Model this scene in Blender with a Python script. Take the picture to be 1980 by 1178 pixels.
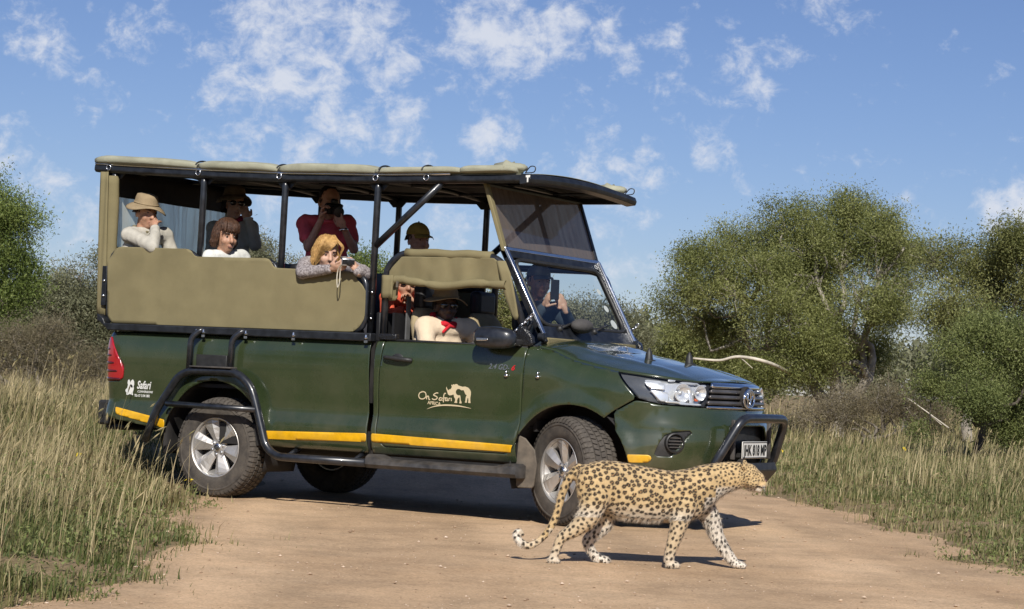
import bpy, bmesh, math, random
import numpy as np
from mathutils import Vector, Matrix, Quaternion, kdtree, noise
for _o in list(bpy.data.objects): bpy.data.objects.remove(_o)
scene=bpy.context.scene; C=scene.collection; rad=math.radians
random.seed(7); RNG=np.random.default_rng(7)
# ---------- camera (fitted to the pickup's known wheelbase, track and wheel size)
CAM=np.array([10.049,-13.747,.999]); FPX=4029.
def _axes(yaw,pit,rol):
    y,p,r=rad(yaw),rad(pit),rad(rol)
    f=np.array([math.cos(p)*math.cos(y),math.cos(p)*math.sin(y),math.sin(p)])
    a=np.cross(f,[0,0,1]);a/=np.linalg.norm(a);u=np.cross(a,f)
    return f,a*math.cos(r)+u*math.sin(r),-a*math.sin(r)+u*math.cos(r)
FW,RT,UP=_axes(120.099,2.108,2.586)
cd=bpy.data.cameras.new('camera');cam=bpy.data.objects.new('view_camera',cd);C.objects.link(cam);scene.camera=cam
cd.sensor_width=36;cd.lens=36*FPX/1980;cd.clip_start=.1;cd.clip_end=4000
M3=Matrix((RT,UP,-FW)).transposed();cam.matrix_world=Matrix.Translation(CAM)@M3.to_4x4()
def ray(px,py):
    d=FW+RT*(px-990)/FPX-UP*(py-589)/FPX;return d/np.linalg.norm(d)
def at(px,py,y):            # the point of the place at lateral distance y that the photograph shows at this pixel
    d=ray(px,py);return CAM+d*(y-CAM[1])/d[1]
def atd(px,d,z=0.0):        # a point d metres out in the direction of this pixel column, at height z
    r=ray(px,737+(px-990)*.0452);h=r[:2]/np.linalg.norm(r[:2]);return np.array([CAM[0]+h[0]*d,CAM[1]+h[1]*d,z])
# ---------- sky, sun, exposure
SUN_EL,SUN_AZ=37.5,302.      # azimuth counter-clockwise from +X, towards the sun
w=bpy.data.worlds.new('World');scene.world=w;w.use_nodes=True;N=w.node_tree.nodes;L=w.node_tree.links;N.clear()
def nd(nodes,t,**k):
    n=nodes.new(t)
    for a,b in k.items():
        if a.startswith('i_'): n.inputs[a[2:]].default_value=b
        else: setattr(n,a,b)
    return n
sky=nd(N,'ShaderNodeTexSky',sky_type='NISHITA',sun_disc=False,sun_elevation=rad(SUN_EL),sun_rotation=rad(90-SUN_AZ),air_density=1.0,dust_density=.15,ozone_density=4.0,altitude=300)
tc=nd(N,'ShaderNodeTexCoord')
def mth(op,a,b=None,c=None,clamp=False):
    n=nd(N,'ShaderNodeMath',operation=op,use_clamp=clamp)
    for i,v in enumerate((a,b,c)):
        if v is None: continue
        if isinstance(v,(int,float)): n.inputs[i].default_value=v
        else: L.new(v,n.inputs[i])
    return n.outputs[0]
DIR=tc.outputs['Generated']
# broad cloud banks: centre direction and angular radius (rad); beyond them a low-frequency noise carries the field on, thickened out of view to lift shadows
BANKS=[(560,95,.050,1.0),(660,40,.040,.9),(740,110,.034,.8),(470,80,.034,.5),(960,60,.036,1.0),(1080,60,.030,.8),(1190,80,.022,.7),(640,235,.030,.9),(440,175,.022,.8),(455,270,.018,.9),(600,285,.020,.9),(780,215,.016,.8),(790,275,.020,.7),(950,275,.022,.9),(60,65,.024,.8),(120,90,.016,.7),(270,55,.022,.6),(190,180,.018,.5),(220,195,.012,.5),(1430,150,.020,.7),(1310,110,.018,.5),(1500,105,.016,.5),(1600,10,.022,.6),(1160,310,.024,.7),(1250,330,.018,.7),(20,300,.024,.7),(130,400,.026,.6),(1190,420,.024,.6),(1380,300,.016,.4),(1955,410,.022,1.3),(1740,300,.010,.4),(1670,318,.012,.4),(860,430,.024,.6),(530,390,.022,.6),(1200,500,.02,.4),(920,215,.010,.5)]
acc=None
for px,py,r,a in BANKS:
    d=ray(px,py)
    v=nd(N,'ShaderNodeVectorMath',operation='DISTANCE');L.new(DIR,v.inputs[0]);v.inputs[1].default_value=tuple(d)
    m=nd(N,'ShaderNodeMapRange',interpolation_type='SMOOTHERSTEP');L.new(v.outputs['Value'],m.inputs[0]);m.inputs[1].default_value=r*1.35;m.inputs[2].default_value=0;m.inputs[3].default_value=0;m.inputs[4].default_value=a
    acc=m.outputs[0] if acc is None else mth('MAXIMUM',acc,m.outputs[0])
def cnoise(sc,det,ro,off,lac=2.0,dist=0.0):
    mp=nd(N,'ShaderNodeMapping');mp.inputs['Location'].default_value=off;mp.inputs['Scale'].default_value=(1,1,1.25);L.new(DIR,mp.inputs[0])
    n=nd(N,'ShaderNodeTexNoise',i_Scale=sc,i_Detail=det,i_Roughness=ro,i_Distortion=dist);n.inputs['Lacunarity'].default_value=lac;L.new(mp.outputs[0],n.inputs['Vector']);return n.outputs['Fac']
low=cnoise(4.5,2,.5,(3.1,1.7,.4))
cov=mth('MAXIMUM',acc,mth('MULTIPLY',mth('SUBTRACT',low,.53),3.2))
n1=cnoise(62,9,.62,(1.3,.2,2.0),dist=.35);n2=cnoise(190,6,.62,(.3,4.2,1.0),dist=.4)
den=mth('ADD',mth('MULTIPLY',mth('SUBTRACT',n1,.5),3.3),mth('MULTIPLY',mth('SUBTRACT',n2,.5),.95))
den=mth('ADD',den,mth('MULTIPLY',cov,.98))
mr=nd(N,'ShaderNodeMapRange',interpolation_type='SMOOTHSTEP');L.new(den,mr.inputs[0]);mr.inputs[1].default_value=.22;mr.inputs[2].default_value=1.45;mr.inputs[3].default_value=0;mr.inputs[4].default_value=.86
tint=nd(N,'ShaderNodeMix',data_type='RGBA',blend_type='MULTIPLY');tint.inputs[0].default_value=1.0;L.new(sky.outputs[0],tint.inputs[6]);tint.inputs[7].default_value=(.87,.865,1.06,1)
mx=nd(N,'ShaderNodeMix',data_type='RGBA');L.new(mr.outputs[0],mx.inputs[0]);L.new(tint.outputs[2],mx.inputs[6]);mx.inputs[7].default_value=(9.6,10.0,11.0,1)
bg=nd(N,'ShaderNodeBackground',i_Strength=.064);L.new(mx.outputs[2],bg.inputs[0]);wo=nd(N,'ShaderNodeOutputWorld');L.new(bg.outputs[0],wo.inputs[0])
sl=bpy.data.lights.new('sun','SUN');sl.energy=4.3;sl.angle=rad(.53);sl.color=(1,.955,.88);sun=bpy.data.objects.new('sun',sl);C.objects.link(sun)
sd=Vector((math.cos(rad(SUN_EL))*math.cos(rad(SUN_AZ)),math.cos(rad(SUN_EL))*math.sin(rad(SUN_AZ)),math.sin(rad(SUN_EL))))
sun.rotation_euler=sd.to_track_quat('Z','Y').to_euler();sun.location=(8,-14,20)
vs=scene.view_settings;vs.view_transform='Standard';vs.look='None';vs.gamma=1;vs.exposure=.25;vs.use_curve_mapping=False
scene.render.engine='CYCLES'
try:
    scene.cycles.max_bounces=8;scene.cycles.transparent_max_bounces=24;scene.cycles.diffuse_bounces=3;scene.cycles.caustics_reflective=False;scene.cycles.caustics_refractive=False
except Exception: pass
# ---------- materials
def mat(name,col,rough=.5,metal=0.,var=.12,vs_=6.,bump=0.,bs=60.,coat=0.,spec=.5,col2=None,dust=None,sub=0.,detail=5,fine=0.):
    m=bpy.data.materials.new(name);m.use_nodes=True;n=m.node_tree.nodes;l=m.node_tree.links;b=n['Principled BSDF']
    b.inputs['Roughness'].default_value=rough;b.inputs['Metallic'].default_value=metal;b.inputs['Coat Weight'].default_value=coat;b.inputs['Coat Roughness'].default_value=.06;b.inputs['Specular IOR Level'].default_value=spec
    if sub: b.inputs['Subsurface Weight'].default_value=sub;b.inputs['Subsurface Radius'].default_value=(.01,.004,.002)
    t=nd(n,'ShaderNodeTexCoord');x=nd(n,'ShaderNodeTexNoise',i_Scale=vs_,i_Detail=detail,i_Roughness=.6);l.new(t.outputs['Object'],x.inputs['Vector'])
    c2=col2 or tuple(max(0,c*(1-2.2*var)) for c in col);c1=col if col2 else tuple(min(1,c*(1+var)) for c in col)
    r=nd(n,'ShaderNodeValToRGB');r.color_ramp.elements[0].position=.33;r.color_ramp.elements[1].position=.67;r.color_ramp.elements[0].color=(*c2,1);r.color_ramp.elements[1].color=(*c1,1);l.new(x.outputs['Fac'],r.inputs[0])
    out=r.outputs[0]
    if fine:
        y=nd(n,'ShaderNodeTexNoise',i_Scale=bs*1.7,i_Detail=3);l.new(t.outputs['Object'],y.inputs['Vector'])
        mm=nd(n,'ShaderNodeMix',data_type='RGBA',blend_type='MULTIPLY');mm.inputs[0].default_value=fine;l.new(out,mm.inputs[6]);rr=nd(n,'ShaderNodeValToRGB');rr.color_ramp.elements[0].position=.3;rr.color_ramp.elements[1].position=.6;rr.color_ramp.elements[0].color=(.35,.35,.35,1);l.new(y.outputs['Fac'],rr.inputs[0]);l.new(rr.outputs[0],mm.inputs[7]);out=mm.outputs[2]
    if dust:       # dust=(colour, amount): a film with its own blotchy shape
        y=nd(n,'ShaderNodeTexNoise',i_Scale=3.2,i_Detail=7,i_Roughness=.65);l.new(t.outputs['Object'],y.inputs['Vector'])
        q=nd(n,'ShaderNodeMapRange');l.new(y.outputs['Fac'],q.inputs[0]);q.inputs[1].default_value=.42;q.inputs[2].default_value=.8;q.inputs[4].default_value=dust[1];qo=q.outputs[0]
        if len(dust)>2:       # road dirt thrown up over the lower panels
            sz=nd(n,'ShaderNodeSeparateXYZ');l.new(t.outputs['Object'],sz.inputs[0]);zz=nd(n,'ShaderNodeMapRange');l.new(sz.outputs['Z'],zz.inputs[0]);zz.inputs[1].default_value=dust[2];zz.inputs[2].default_value=.40;zz.inputs[3].default_value=.18;zz.inputs[4].default_value=1.0;mq=nd(n,'ShaderNodeMath',operation='MULTIPLY');l.new(qo,mq.inputs[0]);l.new(zz.outputs[0],mq.inputs[1]);qo=mq.outputs[0]
        mm=nd(n,'ShaderNodeMix',data_type='RGBA');l.new(qo,mm.inputs[0]);l.new(out,mm.inputs[6]);mm.inputs[7].default_value=(*dust[0],1);out=mm.outputs[2]
        rm=nd(n,'ShaderNodeMath',operation='MULTIPLY_ADD');l.new(qo,rm.inputs[0]);rm.inputs[1].default_value=.5;rm.inputs[2].default_value=rough;l.new(rm.outputs[0],b.inputs['Roughness'])
    l.new(out,b.inputs['Base Color'])
    if bump:
        y=nd(n,'ShaderNodeTexNoise',i_Scale=bs,i_Detail=4);l.new(t.outputs['Object'],y.inputs['Vector'])
        u=nd(n,'ShaderNodeBump',i_Strength=bump,i_Distance=.01);l.new(y.outputs['Fac'],u.inputs['Height']);l.new(u.outputs[0],b.inputs['Normal'])
    return m
def glassmat(name,tintc,diffuse=None,dfac=0.,gloss=.06):
    m=bpy.data.materials.new(name);m.use_nodes=True;n=m.node_tree.nodes;l=m.node_tree.links;n.clear()
    o=nd(n,'ShaderNodeOutputMaterial');tr=nd(n,'ShaderNodeBsdfTransparent');tr.inputs[0].default_value=(*tintc,1)
    gl=nd(n,'ShaderNodeBsdfGlossy');gl.inputs['Roughness'].default_value=.02;fr=nd(n,'ShaderNodeFresnel');ge=nd(n,'ShaderNodeNewGeometry');mi=nd(n,'ShaderNodeMapRange');mi.inputs[3].default_value=1.5;mi.inputs[4].default_value=1/1.5;l.new(ge.outputs['Backfacing'],mi.inputs[0]);l.new(mi.outputs[0],fr.inputs[0])
    a=nd(n,'ShaderNodeMixShader');l.new(fr.outputs[0],a.inputs[0]);base=tr.outputs[0]
    if diffuse:
        df=nd(n,'ShaderNodeBsdfDiffuse');t=nd(n,'ShaderNodeTexCoord');x=nd(n,'ShaderNodeTexNoise',i_Scale=7,i_Detail=6);mp=nd(n,'ShaderNodeMapping');mp.inputs['Scale'].default_value=(1,3.2,.35);l.new(t.outputs['Object'],mp.inputs[0]);l.new(mp.outputs[0],x.inputs['Vector'])
        df.inputs[0].default_value=(*diffuse,1);tl=nd(n,'ShaderNodeBsdfTranslucent');tl.inputs[0].default_value=(*diffuse,1);ad=nd(n,'ShaderNodeMixShader');ad.inputs[0].default_value=.4;l.new(df.outputs[0],ad.inputs[1]);l.new(tl.outputs[0],ad.inputs[2])
        q=nd(n,'ShaderNodeMapRange');l.new(x.outputs['Fac'],q.inputs[0]);q.inputs[1].default_value=.3;q.inputs[2].default_value=.7;q.inputs[3].default_value=dfac*.75;q.inputs[4].default_value=min(1,dfac*1.25)
        k=nd(n,'ShaderNodeMixShader');l.new(q.outputs[0],k.inputs[0]);l.new(tr.outputs[0],k.inputs[1]);l.new(ad.outputs[0],k.inputs[2]);base=k.outputs[0]
    l.new(base,a.inputs[1]);l.new(gl.outputs[0],a.inputs[2]);l.new(a.outputs[0],o.inputs[0]);return m
# ---------- mesh helpers
def tag(o,label=None,cat=None,group=None,kind=None):
    if label:o['label']=label
    if cat:o['category']=cat
    if group:o['group']=group
    if kind:o['kind']=kind
    return o
def empty(name,loc=(0,0,0),rz=0.):
    o=bpy.data.objects.new(name,None);C.objects.link(o);o.location=loc;o.rotation_euler=(0,0,rz);o.empty_display_size=.2;return o
def link(name,me,m=None,parent=None):
    o=bpy.data.objects.new(name,me);C.objects.link(o)
    if m and not me.materials:me.materials.append(m)
    if parent:o.parent=parent
    return o
def mesh_np(name,V,F4=None,F3=None,smooth=True):
    me=bpy.data.meshes.new(name);V=np.asarray(V,np.float32);nf4=0 if F4 is None else len(F4);nf3=0 if F3 is None else len(F3)
    me.vertices.add(len(V));me.vertices.foreach_set('co',V.ravel());idx=[];st=[]
    if nf4: idx.append(np.asarray(F4,np.int32).ravel());st.append(np.arange(nf4)*4)
    if nf3: idx.append(np.asarray(F3,np.int32).ravel());st.append(nf4*4+np.arange(nf3)*3)
    idx=np.concatenate(idx);st=np.concatenate(st).astype(np.int32)
    me.loops.add(len(idx));me.loops.foreach_set('vertex_index',idx.astype(np.int32));me.polygons.add(nf4+nf3);me.polygons.foreach_set('loop_start',st)
    me.update(calc_edges=True)
    me.polygons.foreach_set('use_smooth',np.full(nf4+nf3,smooth));me.validate();return me
class MB:
    def __init__(s): s.v=[];s.f=[]
    def add(s,V,F):
        o=len(s.v);s.v+=[tuple(map(float,p)) for p in V];s.f+=[tuple(int(i)+o for i in f) for f in F];return s
    def box(s,c,d,rot=None):
        c=np.array(c,float);h=np.array(d,float)/2
        V=np.array([(x,y,z) for x in (-1,1) for y in (-1,1) for z in (-1,1)])*h
        if rot is not None: V=V@np.array(rot).T
        return s.add(V+c,[(0,1,3,2),(4,6,7,5),(0,4,5,1),(2,3,7,6),(0,2,6,4),(1,5,7,3)])
    def ringtube(s,rings,closed=False,cap=True):
        n=len(rings[0]);k=len(rings);V=[p for r in rings for p in r];F=[]
        for i in range(k if closed else k-1):
            a=i*n;b=((i+1)%k)*n
            F+=[(a+j,a+(j+1)%n,b+(j+1)%n,b+j) for j in range(n)]
        if cap and not closed: F+=[tuple(range(n))[::-1],tuple((k-1)*n+j for j in range(n))]
        return s.add(V,F)
    def tube(s,pts,r,n=10,closed=False,cap=True,sq=None):
        P=np.array(pts,float);k=len(P);rr=np.full(k,r) if np.isscalar(r) else np.array(r,float)
        T=np.array([(P[(i+1)%k] if (closed or i<k-1) else P[i])-(P[i-1] if (closed or i>0) else P[i]) for i in range(k)]);T/=np.linalg.norm(T,axis=1)[:,None]+1e-12
        u=np.cross(T[0],[0,0,1]) if abs(T[0][2])<.9 else np.cross(T[0],[0,1,0]);u/=np.linalg.norm(u);rings=[]
        for i in range(k):
            u=u-T[i]*(u@T[i]);u/=np.linalg.norm(u)+1e-12;v=np.cross(T[i],u)
            rings.append([P[i]+rr[i]*(math.cos(a)*u+math.sin(a)*v) for a in np.linspace(0,2*math.pi,n,endpoint=False)])
        return s.ringtube(rings,closed,cap)
    def prism(s,poly,ax,a,b):      # polygon in the two other axes, extruded along ax from a to b
        n=len(poly);o=[i for i in range(3) if i!=ax];V=[]
        for t in (a,b):
            for p in poly:
                q=[0,0,0];q[ax]=t;q[o[0]]=p[0];q[o[1]]=p[1];V.append(q)
        return s.add(V,[tuple(range(n)),tuple(range(2*n-1,n-1,-1))]+[(i,i+n,(i+1)%n+n,(i+1)%n) for i in range(n)])
    def lathe(s,prof,n=32,ax=1,c=(0,0,0),closed=False,cap=True):   # prof: (axis coordinate, radius)
        rings=[]
        for a,r in prof:
            ring=[]
            for t in np.linspace(0,2*math.pi,n,endpoint=False):
                p=[0,0,0];o=[i for i in range(3) if i!=ax];p[ax]=a;p[o[0]]=r*math.cos(t);p[o[1]]=r*math.sin(t);ring.append(np.array(p)+c)
            rings.append(ring)
        return s.ringtube(rings,closed,cap=cap and not closed)
    def ell(s,c,r,rot=None,nu=16,nv=10):
        V=[];F=[];r=np.array(r,float) if not np.isscalar(r) else np.full(3,r)
        for i in range(nv+1):
            t=math.pi*i/nv
            for j in range(nu): V.append(np.array((math.sin(t)*math.cos(2*math.pi*j/nu),math.sin(t)*math.sin(2*math.pi*j/nu),math.cos(t)))*r)
        V=np.array(V)
        if rot is not None:V=V@np.array(rot).T
        for i in range(nv):
            for j in range(nu): F.append((i*nu+j,(i+1)*nu+j,(i+1)*nu+(j+1)%nu,i*nu+(j+1)%nu))
        return s.add(V+np.array(c,float),F)
    def cap(s,a,b,r1,r2,n=12,k=1):  # tapered capsule
        a=np.array(a,float);b=np.array(b,float);d=b-a;l=np.linalg.norm(d);d/=l+1e-9
        st=[(-math.cos(t)*r1,math.sin(t)*r1+1e-4,0) for t in np.linspace(0,math.pi/2,5)]+[(l+math.sin(t)*r2,math.cos(t)*r2+1e-4,1) for t in np.linspace(0,math.pi/2,5)]
        u=np.cross(d,[0,0,1]) if abs(d[2])<.9 else np.cross(d,[0,1,0]);u/=np.linalg.norm(u);v=np.cross(d,u)
        return s.ringtube([[a+d*q+rr*(math.cos(t)*u+math.sin(t)*v) for t in np.linspace(0,2*math.pi,n,endpoint=False)] for q,rr,_ in st])
    def grid(s,P):          # P: (nu,nv,3)
        a,b=P.shape[:2];return s.add(P.reshape(-1,3),[(i*b+j,(i+1)*b+j,(i+1)*b+j+1,i*b+j+1) for i in range(a-1) for j in range(b-1)])
    def mesh(s,name,smooth=False):
        me=bpy.data.meshes.new(name);me.from_pydata(s.v,[],s.f);me.update()
        bm=bmesh.new();bm.from_mesh(me);bmesh.ops.recalc_face_normals(bm,faces=bm.faces);bm.to_mesh(me);bm.free()
        if smooth: me.polygons.foreach_set('use_smooth',np.full(len(me.polygons),True))
        return me
    def obj(s,name,m,parent=None,smooth=False,bevel=0.,seg=2,ang=None):
        me=s.mesh(name,smooth);o=link(name,me,m,parent)
        if smooth and ang: me.set_sharp_from_angle(angle=rad(ang))
        if bevel:
            b=o.modifiers.new('bevel','BEVEL');b.width=bevel;b.segments=seg;b.limit_method='ANGLE';b.angle_limit=rad(35)
            me.polygons.foreach_set('use_smooth',np.full(len(me.polygons),True));me.set_sharp_from_angle(angle=rad(50))
        return o
def bez(pts,n=8,closed=False):      # Catmull-Rom through points
    P=[np.array(p,float) for p in pts];k=len(P);out=[]
    for i in range(k if closed else k-1):
        g=lambda j:P[j%k] if closed else P[min(max(j,0),k-1)]
        p0,p1,p2,p3=g(i-1),g(i),g(i+1),g(i+2)
        for t in np.linspace(0,1,n,endpoint=False): out.append(.5*((2*p1)+(-p0+p2)*t+(2*p0-5*p1+4*p2-p3)*t*t+(-p0+3*p1-3*p2+p3)*t**3))
    if not closed:out.append(P[-1])
    return out
def rnd_path(pts,r=.08,n=5,closed=False):   # polyline with rounded corners
    P=[np.array(p,float) for p in pts];k=len(P);out=[]
    for i in range(k):
        if not closed and i in (0,k-1): out.append(P[i]);continue
        a,b,c=P[i-1],P[i],P[(i+1)%k];d1=np.linalg.norm(a-b);d2=np.linalg.norm(c-b);q=min(r,d1*.48,d2*.48);A=b+(a-b)/d1*q;B=b+(c-b)/d2*q
        for t in np.linspace(0,1,n): out.append((1-t)**2*A+2*t*(1-t)*b+t*t*B)
    return out
def sdpoly(X,Y,poly):               # signed distance, positive inside
    X=np.asarray(X,float);Y=np.asarray(Y,float);d=np.full(X.shape,1e9);ins=np.zeros(X.shape,bool);k=len(poly)
    for i in range(k):
        (ax,ay),(bx,by)=poly[i],poly[(i+1)%k];ex,ey=bx-ax,by-ay;wx,wy=X-ax,Y-ay
        t=np.clip((wx*ex+wy*ey)/(ex*ex+ey*ey+1e-12),0,1);d=np.minimum(d,np.hypot(wx-t*ex,wy-t*ey))
        c=((ay>Y)!=(by>Y))&(X<(bx-ax)*(Y-ay)/(by-ay+1e-12)+ax);ins^=c
    return np.where(ins,d,-d)
def clip(V,F,fn):                   # keep the part of a 2-D mesh where fn(V)>=0
    V=np.asarray(V,float);val=fn(V[:,0],V[:,1]);V=[tuple(p) for p in V];nv=list(V);G=[];cache={}
    for f in F:
        fv=[val[i] for i in f]
        if min(fv)>=0: G.append(f);continue
        if max(fv)<0: continue
        o=[]
        for a,b in zip(f,f[1:]+f[:1]):
            if val[a]>=0:o.append(a)
            if (val[a]>=0)!=(val[b]>=0):
                k=(min(a,b),max(a,b))
                if k not in cache:
                    t=val[k[0]]/(val[k[0]]-val[k[1]]);p,q=V[k[0]],V[k[1]];nv.append((p[0]+(q[0]-p[0])*t,p[1]+(q[1]-p[1])*t));cache[k]=len(nv)-1
                o.append(cache[k])
        if len(o)>2:G.append(tuple(o))
    used=sorted({i for f in G for i in f});mp={i:j for j,i in enumerate(used)}
    return np.array([nv[i] for i in used]).reshape(-1,2),[tuple(mp[i] for i in f) for f in G]
def grid2(a0,a1,b0,b1,h):
    na=max(2,int(math.ceil((a1-a0)/h))+1);nb=max(2,int(math.ceil((b1-b0)/h))+1)
    A,B=np.meshgrid(np.linspace(a0,a1,na),np.linspace(b0,b1,nb),indexing='ij')
    return np.stack([A.ravel(),B.ravel()],1),[(i*nb+j,(i+1)*nb+j,(i+1)*nb+j+1,i*nb+j+1) for i in range(na-1) for j in range(nb-1)]
def sheet(name,V3,F,m,parent,thick=.01,off=-1,smooth=True):
    me=bpy.data.meshes.new(name);me.from_pydata([tuple(map(float,p)) for p in V3],[],F);me.update();me.polygons.foreach_set('use_smooth',np.full(len(me.polygons),smooth))
    o=link(name,me,m,parent)
    if thick: q=o.modifiers.new('thickness','SOLIDIFY');q.thickness=thick;q.offset=off
    return o
def font_poly(txt,size,shear=0.,bold=0.):
    cu=bpy.data.curves.new('lettering','FONT');cu.body=txt;cu.size=size;cu.shear=shear;cu.offset=bold;cu.resolution_u=3
    o=bpy.data.objects.new('lettering',cu);C.objects.link(o);me=o.to_mesh()
    V=np.array([v.co[:2] for v in me.vertices]).reshape(-1,2);F=[tuple(p.vertices) for p in me.polygons];o.to_mesh_clear();bpy.data.objects.remove(o);bpy.data.curves.remove(cu)
    return V,F

def remesh(mb,vox,it=3,name='body'):     # union of overlapping solids -> one continuous smooth surface
    me=mb.mesh(name);o=bpy.data.objects.new(name,me);C.objects.link(o)
    m=o.modifiers.new('r','REMESH');m.mode='VOXEL';m.voxel_size=vox;m.adaptivity=0
    if it: q=o.modifiers.new('s','SMOOTH');q.factor=.5;q.iterations=it
    dg=bpy.context.evaluated_depsgraph_get();dg.update();r=bpy.data.meshes.new_from_object(o.evaluated_get(dg));bpy.data.objects.remove(o);bpy.data.meshes.remove(me);r.name=name
    r.polygons.foreach_set('use_smooth',np.full(len(r.polygons),True));return r
def arrays(me):
    V=np.empty(len(me.vertices)*3,np.float32);me.vertices.foreach_get('co',V);return V.reshape(-1,3),[tuple(p.vertices) for p in me.polygons]
def join_meshes(ms,name):
    V=[];F=[];o=0
    for m in ms:
        v,f=arrays(m);V.append(v);F+=[tuple(i+o for i in q) for q in f];o+=len(v)
    me=bpy.data.meshes.new(name);me.from_pydata(np.vstack(V).tolist(),[],F);me.update();me.polygons.foreach_set('use_smooth',np.full(len(me.polygons),True))
    for m in ms: bpy.data.meshes.remove(m)
    return me
def wrinkle(me,amp,sc,seed=0.):
    V,_=arrays(me);Nn=np.empty(len(V)*3,np.float32);me.vertices.foreach_get('normal',Nn);Nn=Nn.reshape(-1,3)
    d=np.array([noise.noise((p[0]*sc+seed,p[1]*sc,p[2]*sc*.7))+.5*noise.noise((p[0]*sc*2.3,p[1]*sc*2.3+seed,p[2]*sc*1.5)) for p in V]);V=V+Nn*(d*amp)[:,None];me.vertices.foreach_set('co',V.astype(np.float32).ravel());me.update();return me
# ---------- body surface of the pickup: S(s,z), s = x along the flank, then round the corner to the nose centre
PLAN=[(-1.172,0),(-1.172,-.35),(-1.168,-.70),(-1.155,-.82),(-1.125,-.885),(-1.05,-.918),(-.90,-.925),(-.5,-.925),(0,-.925),(1,-.925),(2,-.925),(3,-.925),(3.3,-.925),(3.45,-.921),(3.58,-.902),(3.70,-.862),(3.80,-.80),(3.885,-.70),(3.95,-.57),(4.00,-.42),(4.04,-.22),(4.055,0)]
def _catmull(P,n=24):
    P=np.array(P,float);E=np.vstack([2*P[0]-P[1],P,2*P[-1]-P[-2]]);out=[]
    for i in range(1,len(E)-2):
        p0,p1,p2,p3=E[i-1:i+3]
        d1=np.linalg.norm(p2-p1)
        m1=(p2-p0)/(np.linalg.norm(p1-p0)+d1)*d1;m2=(p3-p1)/(np.linalg.norm(p3-p2)+d1)*d1
        for t in np.linspace(0,1,n,endpoint=False):
            out.append((2*t**3-3*t*t+1)*p1+(t**3-2*t*t+t)*m1+(-2*t**3+3*t*t)*p2+(t**3-t*t)*m2)
    out.append(E[-2]);return np.array(out)
_pl=_catmull(PLAN);_sl=np.concatenate([[0],np.cumsum(np.linalg.norm(np.diff(_pl,axis=0),axis=1))])
_i0=np.argmin(abs(_pl[:,0])+(_pl[:,1]>-.8)*9);_sl=_sl-_sl[_i0]+_pl[_i0,0]
SC=_sl[-1];SR=_sl[0]
_tg=np.gradient(_pl,axis=0);_tg/=np.linalg.norm(_tg,axis=1)[:,None];_nr=np.stack([_tg[:,1],-_tg[:,0]],1)
def sstep(a,b,x):
    t=np.clip((x-a)/(b-a),0,1);return t*t*(3-2*t)
def ZT(s): return np.interp(s,[2.70,2.80,2.92,3.08,3.25,3.43,3.8,4.1,SC],[1.258,1.256,1.235,1.172,1.137,1.108,1.078,1.058,1.062])
ZS=([.28,.36,.42,.46,.52,.60,.65,.70,.76,.86,.98,1.04],[.14,.10,.05,.022,.004,0,.010,.022,.020,.010,.002,0])
ZF=([.28,.34,.42,.50,.62,.74,.80,.85,.92,1.0,1.06],[.14,.05,0,-.03,-.05,-.045,-.015,0,.004,.014,.022])
ARCH=[(0.0,.40,.485,.50),(3.125,.40,.465,.455)]
def S(s,z,off=0.0):
    s=np.asarray(s,float);z=np.asarray(z,float);m=s>SC;ss=np.where(m,2*SC-s,s)
    x=np.interp(ss,_sl,_pl[:,0]);y=np.interp(ss,_sl,_pl[:,1])
    nx=np.interp(ss,_sl,_nr[:,0]);ny=np.interp(ss,_sl,_nr[:,1]);l=np.hypot(nx,ny);nx,ny=nx/l,ny/l
    w=sstep(3.50,4.15,ss);k=.4+.6*sstep(2.55,2.95,ss)-.45*sstep(3.5,4.1,ss)
    ins=(1-w)*np.interp(z,*ZS)+w*np.interp(z,*ZF)
    t=ZT(ss)-z
    ins=ins+k*np.interp(t,[-.02,0,.02,.05,.09,.14,.2],[.13,.10,.062,.032,.012,.002,0])
    for cx,cz,rx,rz in ARCH:
        r=np.hypot((ss-cx)/rx,(z-cz)/rz);ins=ins-.020*np.exp(-((r-1.0)/.16)**2)*(z>.2)
    d=off-ins;x=x+nx*d;y=y+ny*d
    return np.stack([x,np.where(m,-y,y),z],-1)
# ================= ground and road =================
RD=np.array([-.5547,.8320]);RN=np.array([.8320,.5547])      # road direction and its normal
def edge_l(t): return -.36+.16*math.sin(t*.9+.5)+.10*math.sin(t*2.3)+.05*math.sin(t*6.1+1)
def edge_r(t): return 4.58+.16*math.sin(t*.7+2)+.12*math.sin(t*2.1+.7)+.05*math.sin(t*5.3)
def tn(x,y): return x*RD[0]+y*RD[1],x*RN[0]+y*RN[1]
def off_road(x,y):      # metres beyond the road edge (negative on the road)
    t,n=tn(x,y);return max(edge_l(t)-n,n-edge_r(t))
def bank(e): return -.05+.11*min(1,max(0,(e+.35)/.85))**1.3*(1 if e<.5 else 1)+(.06*min(1,max(0,(e-.4)/2)))
def ground_z(x,y):
    e=off_road(x,y);k=max(0,min(1,(e+.2)/.6))
    z=bank(e)+k*(.035*noise.noise((x*1.1,y*1.1,0))+.015*noise.noise((x*4,y*4,3)))
    return z+hump(x,y)
def hump(x,y):          # rise added beyond the pickup to keep the ground seen underneath in shadow
    t,n=tn(x,y);a=min(1,max(0,(t-.55)/2.7));b=min(1,max(0,(n-2.5)/1.2));return .27*a*a*(3-2*a)*(1-b*b*(3-2*b))*(1 if n>-3 else max(0,1-(-3-n)/2))
def road_z(x,y): return hump(x,y)+.010*noise.noise((x*.8,y*.8,5))+.005*noise.noise((x*3.1,y*3.1,8))
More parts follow.
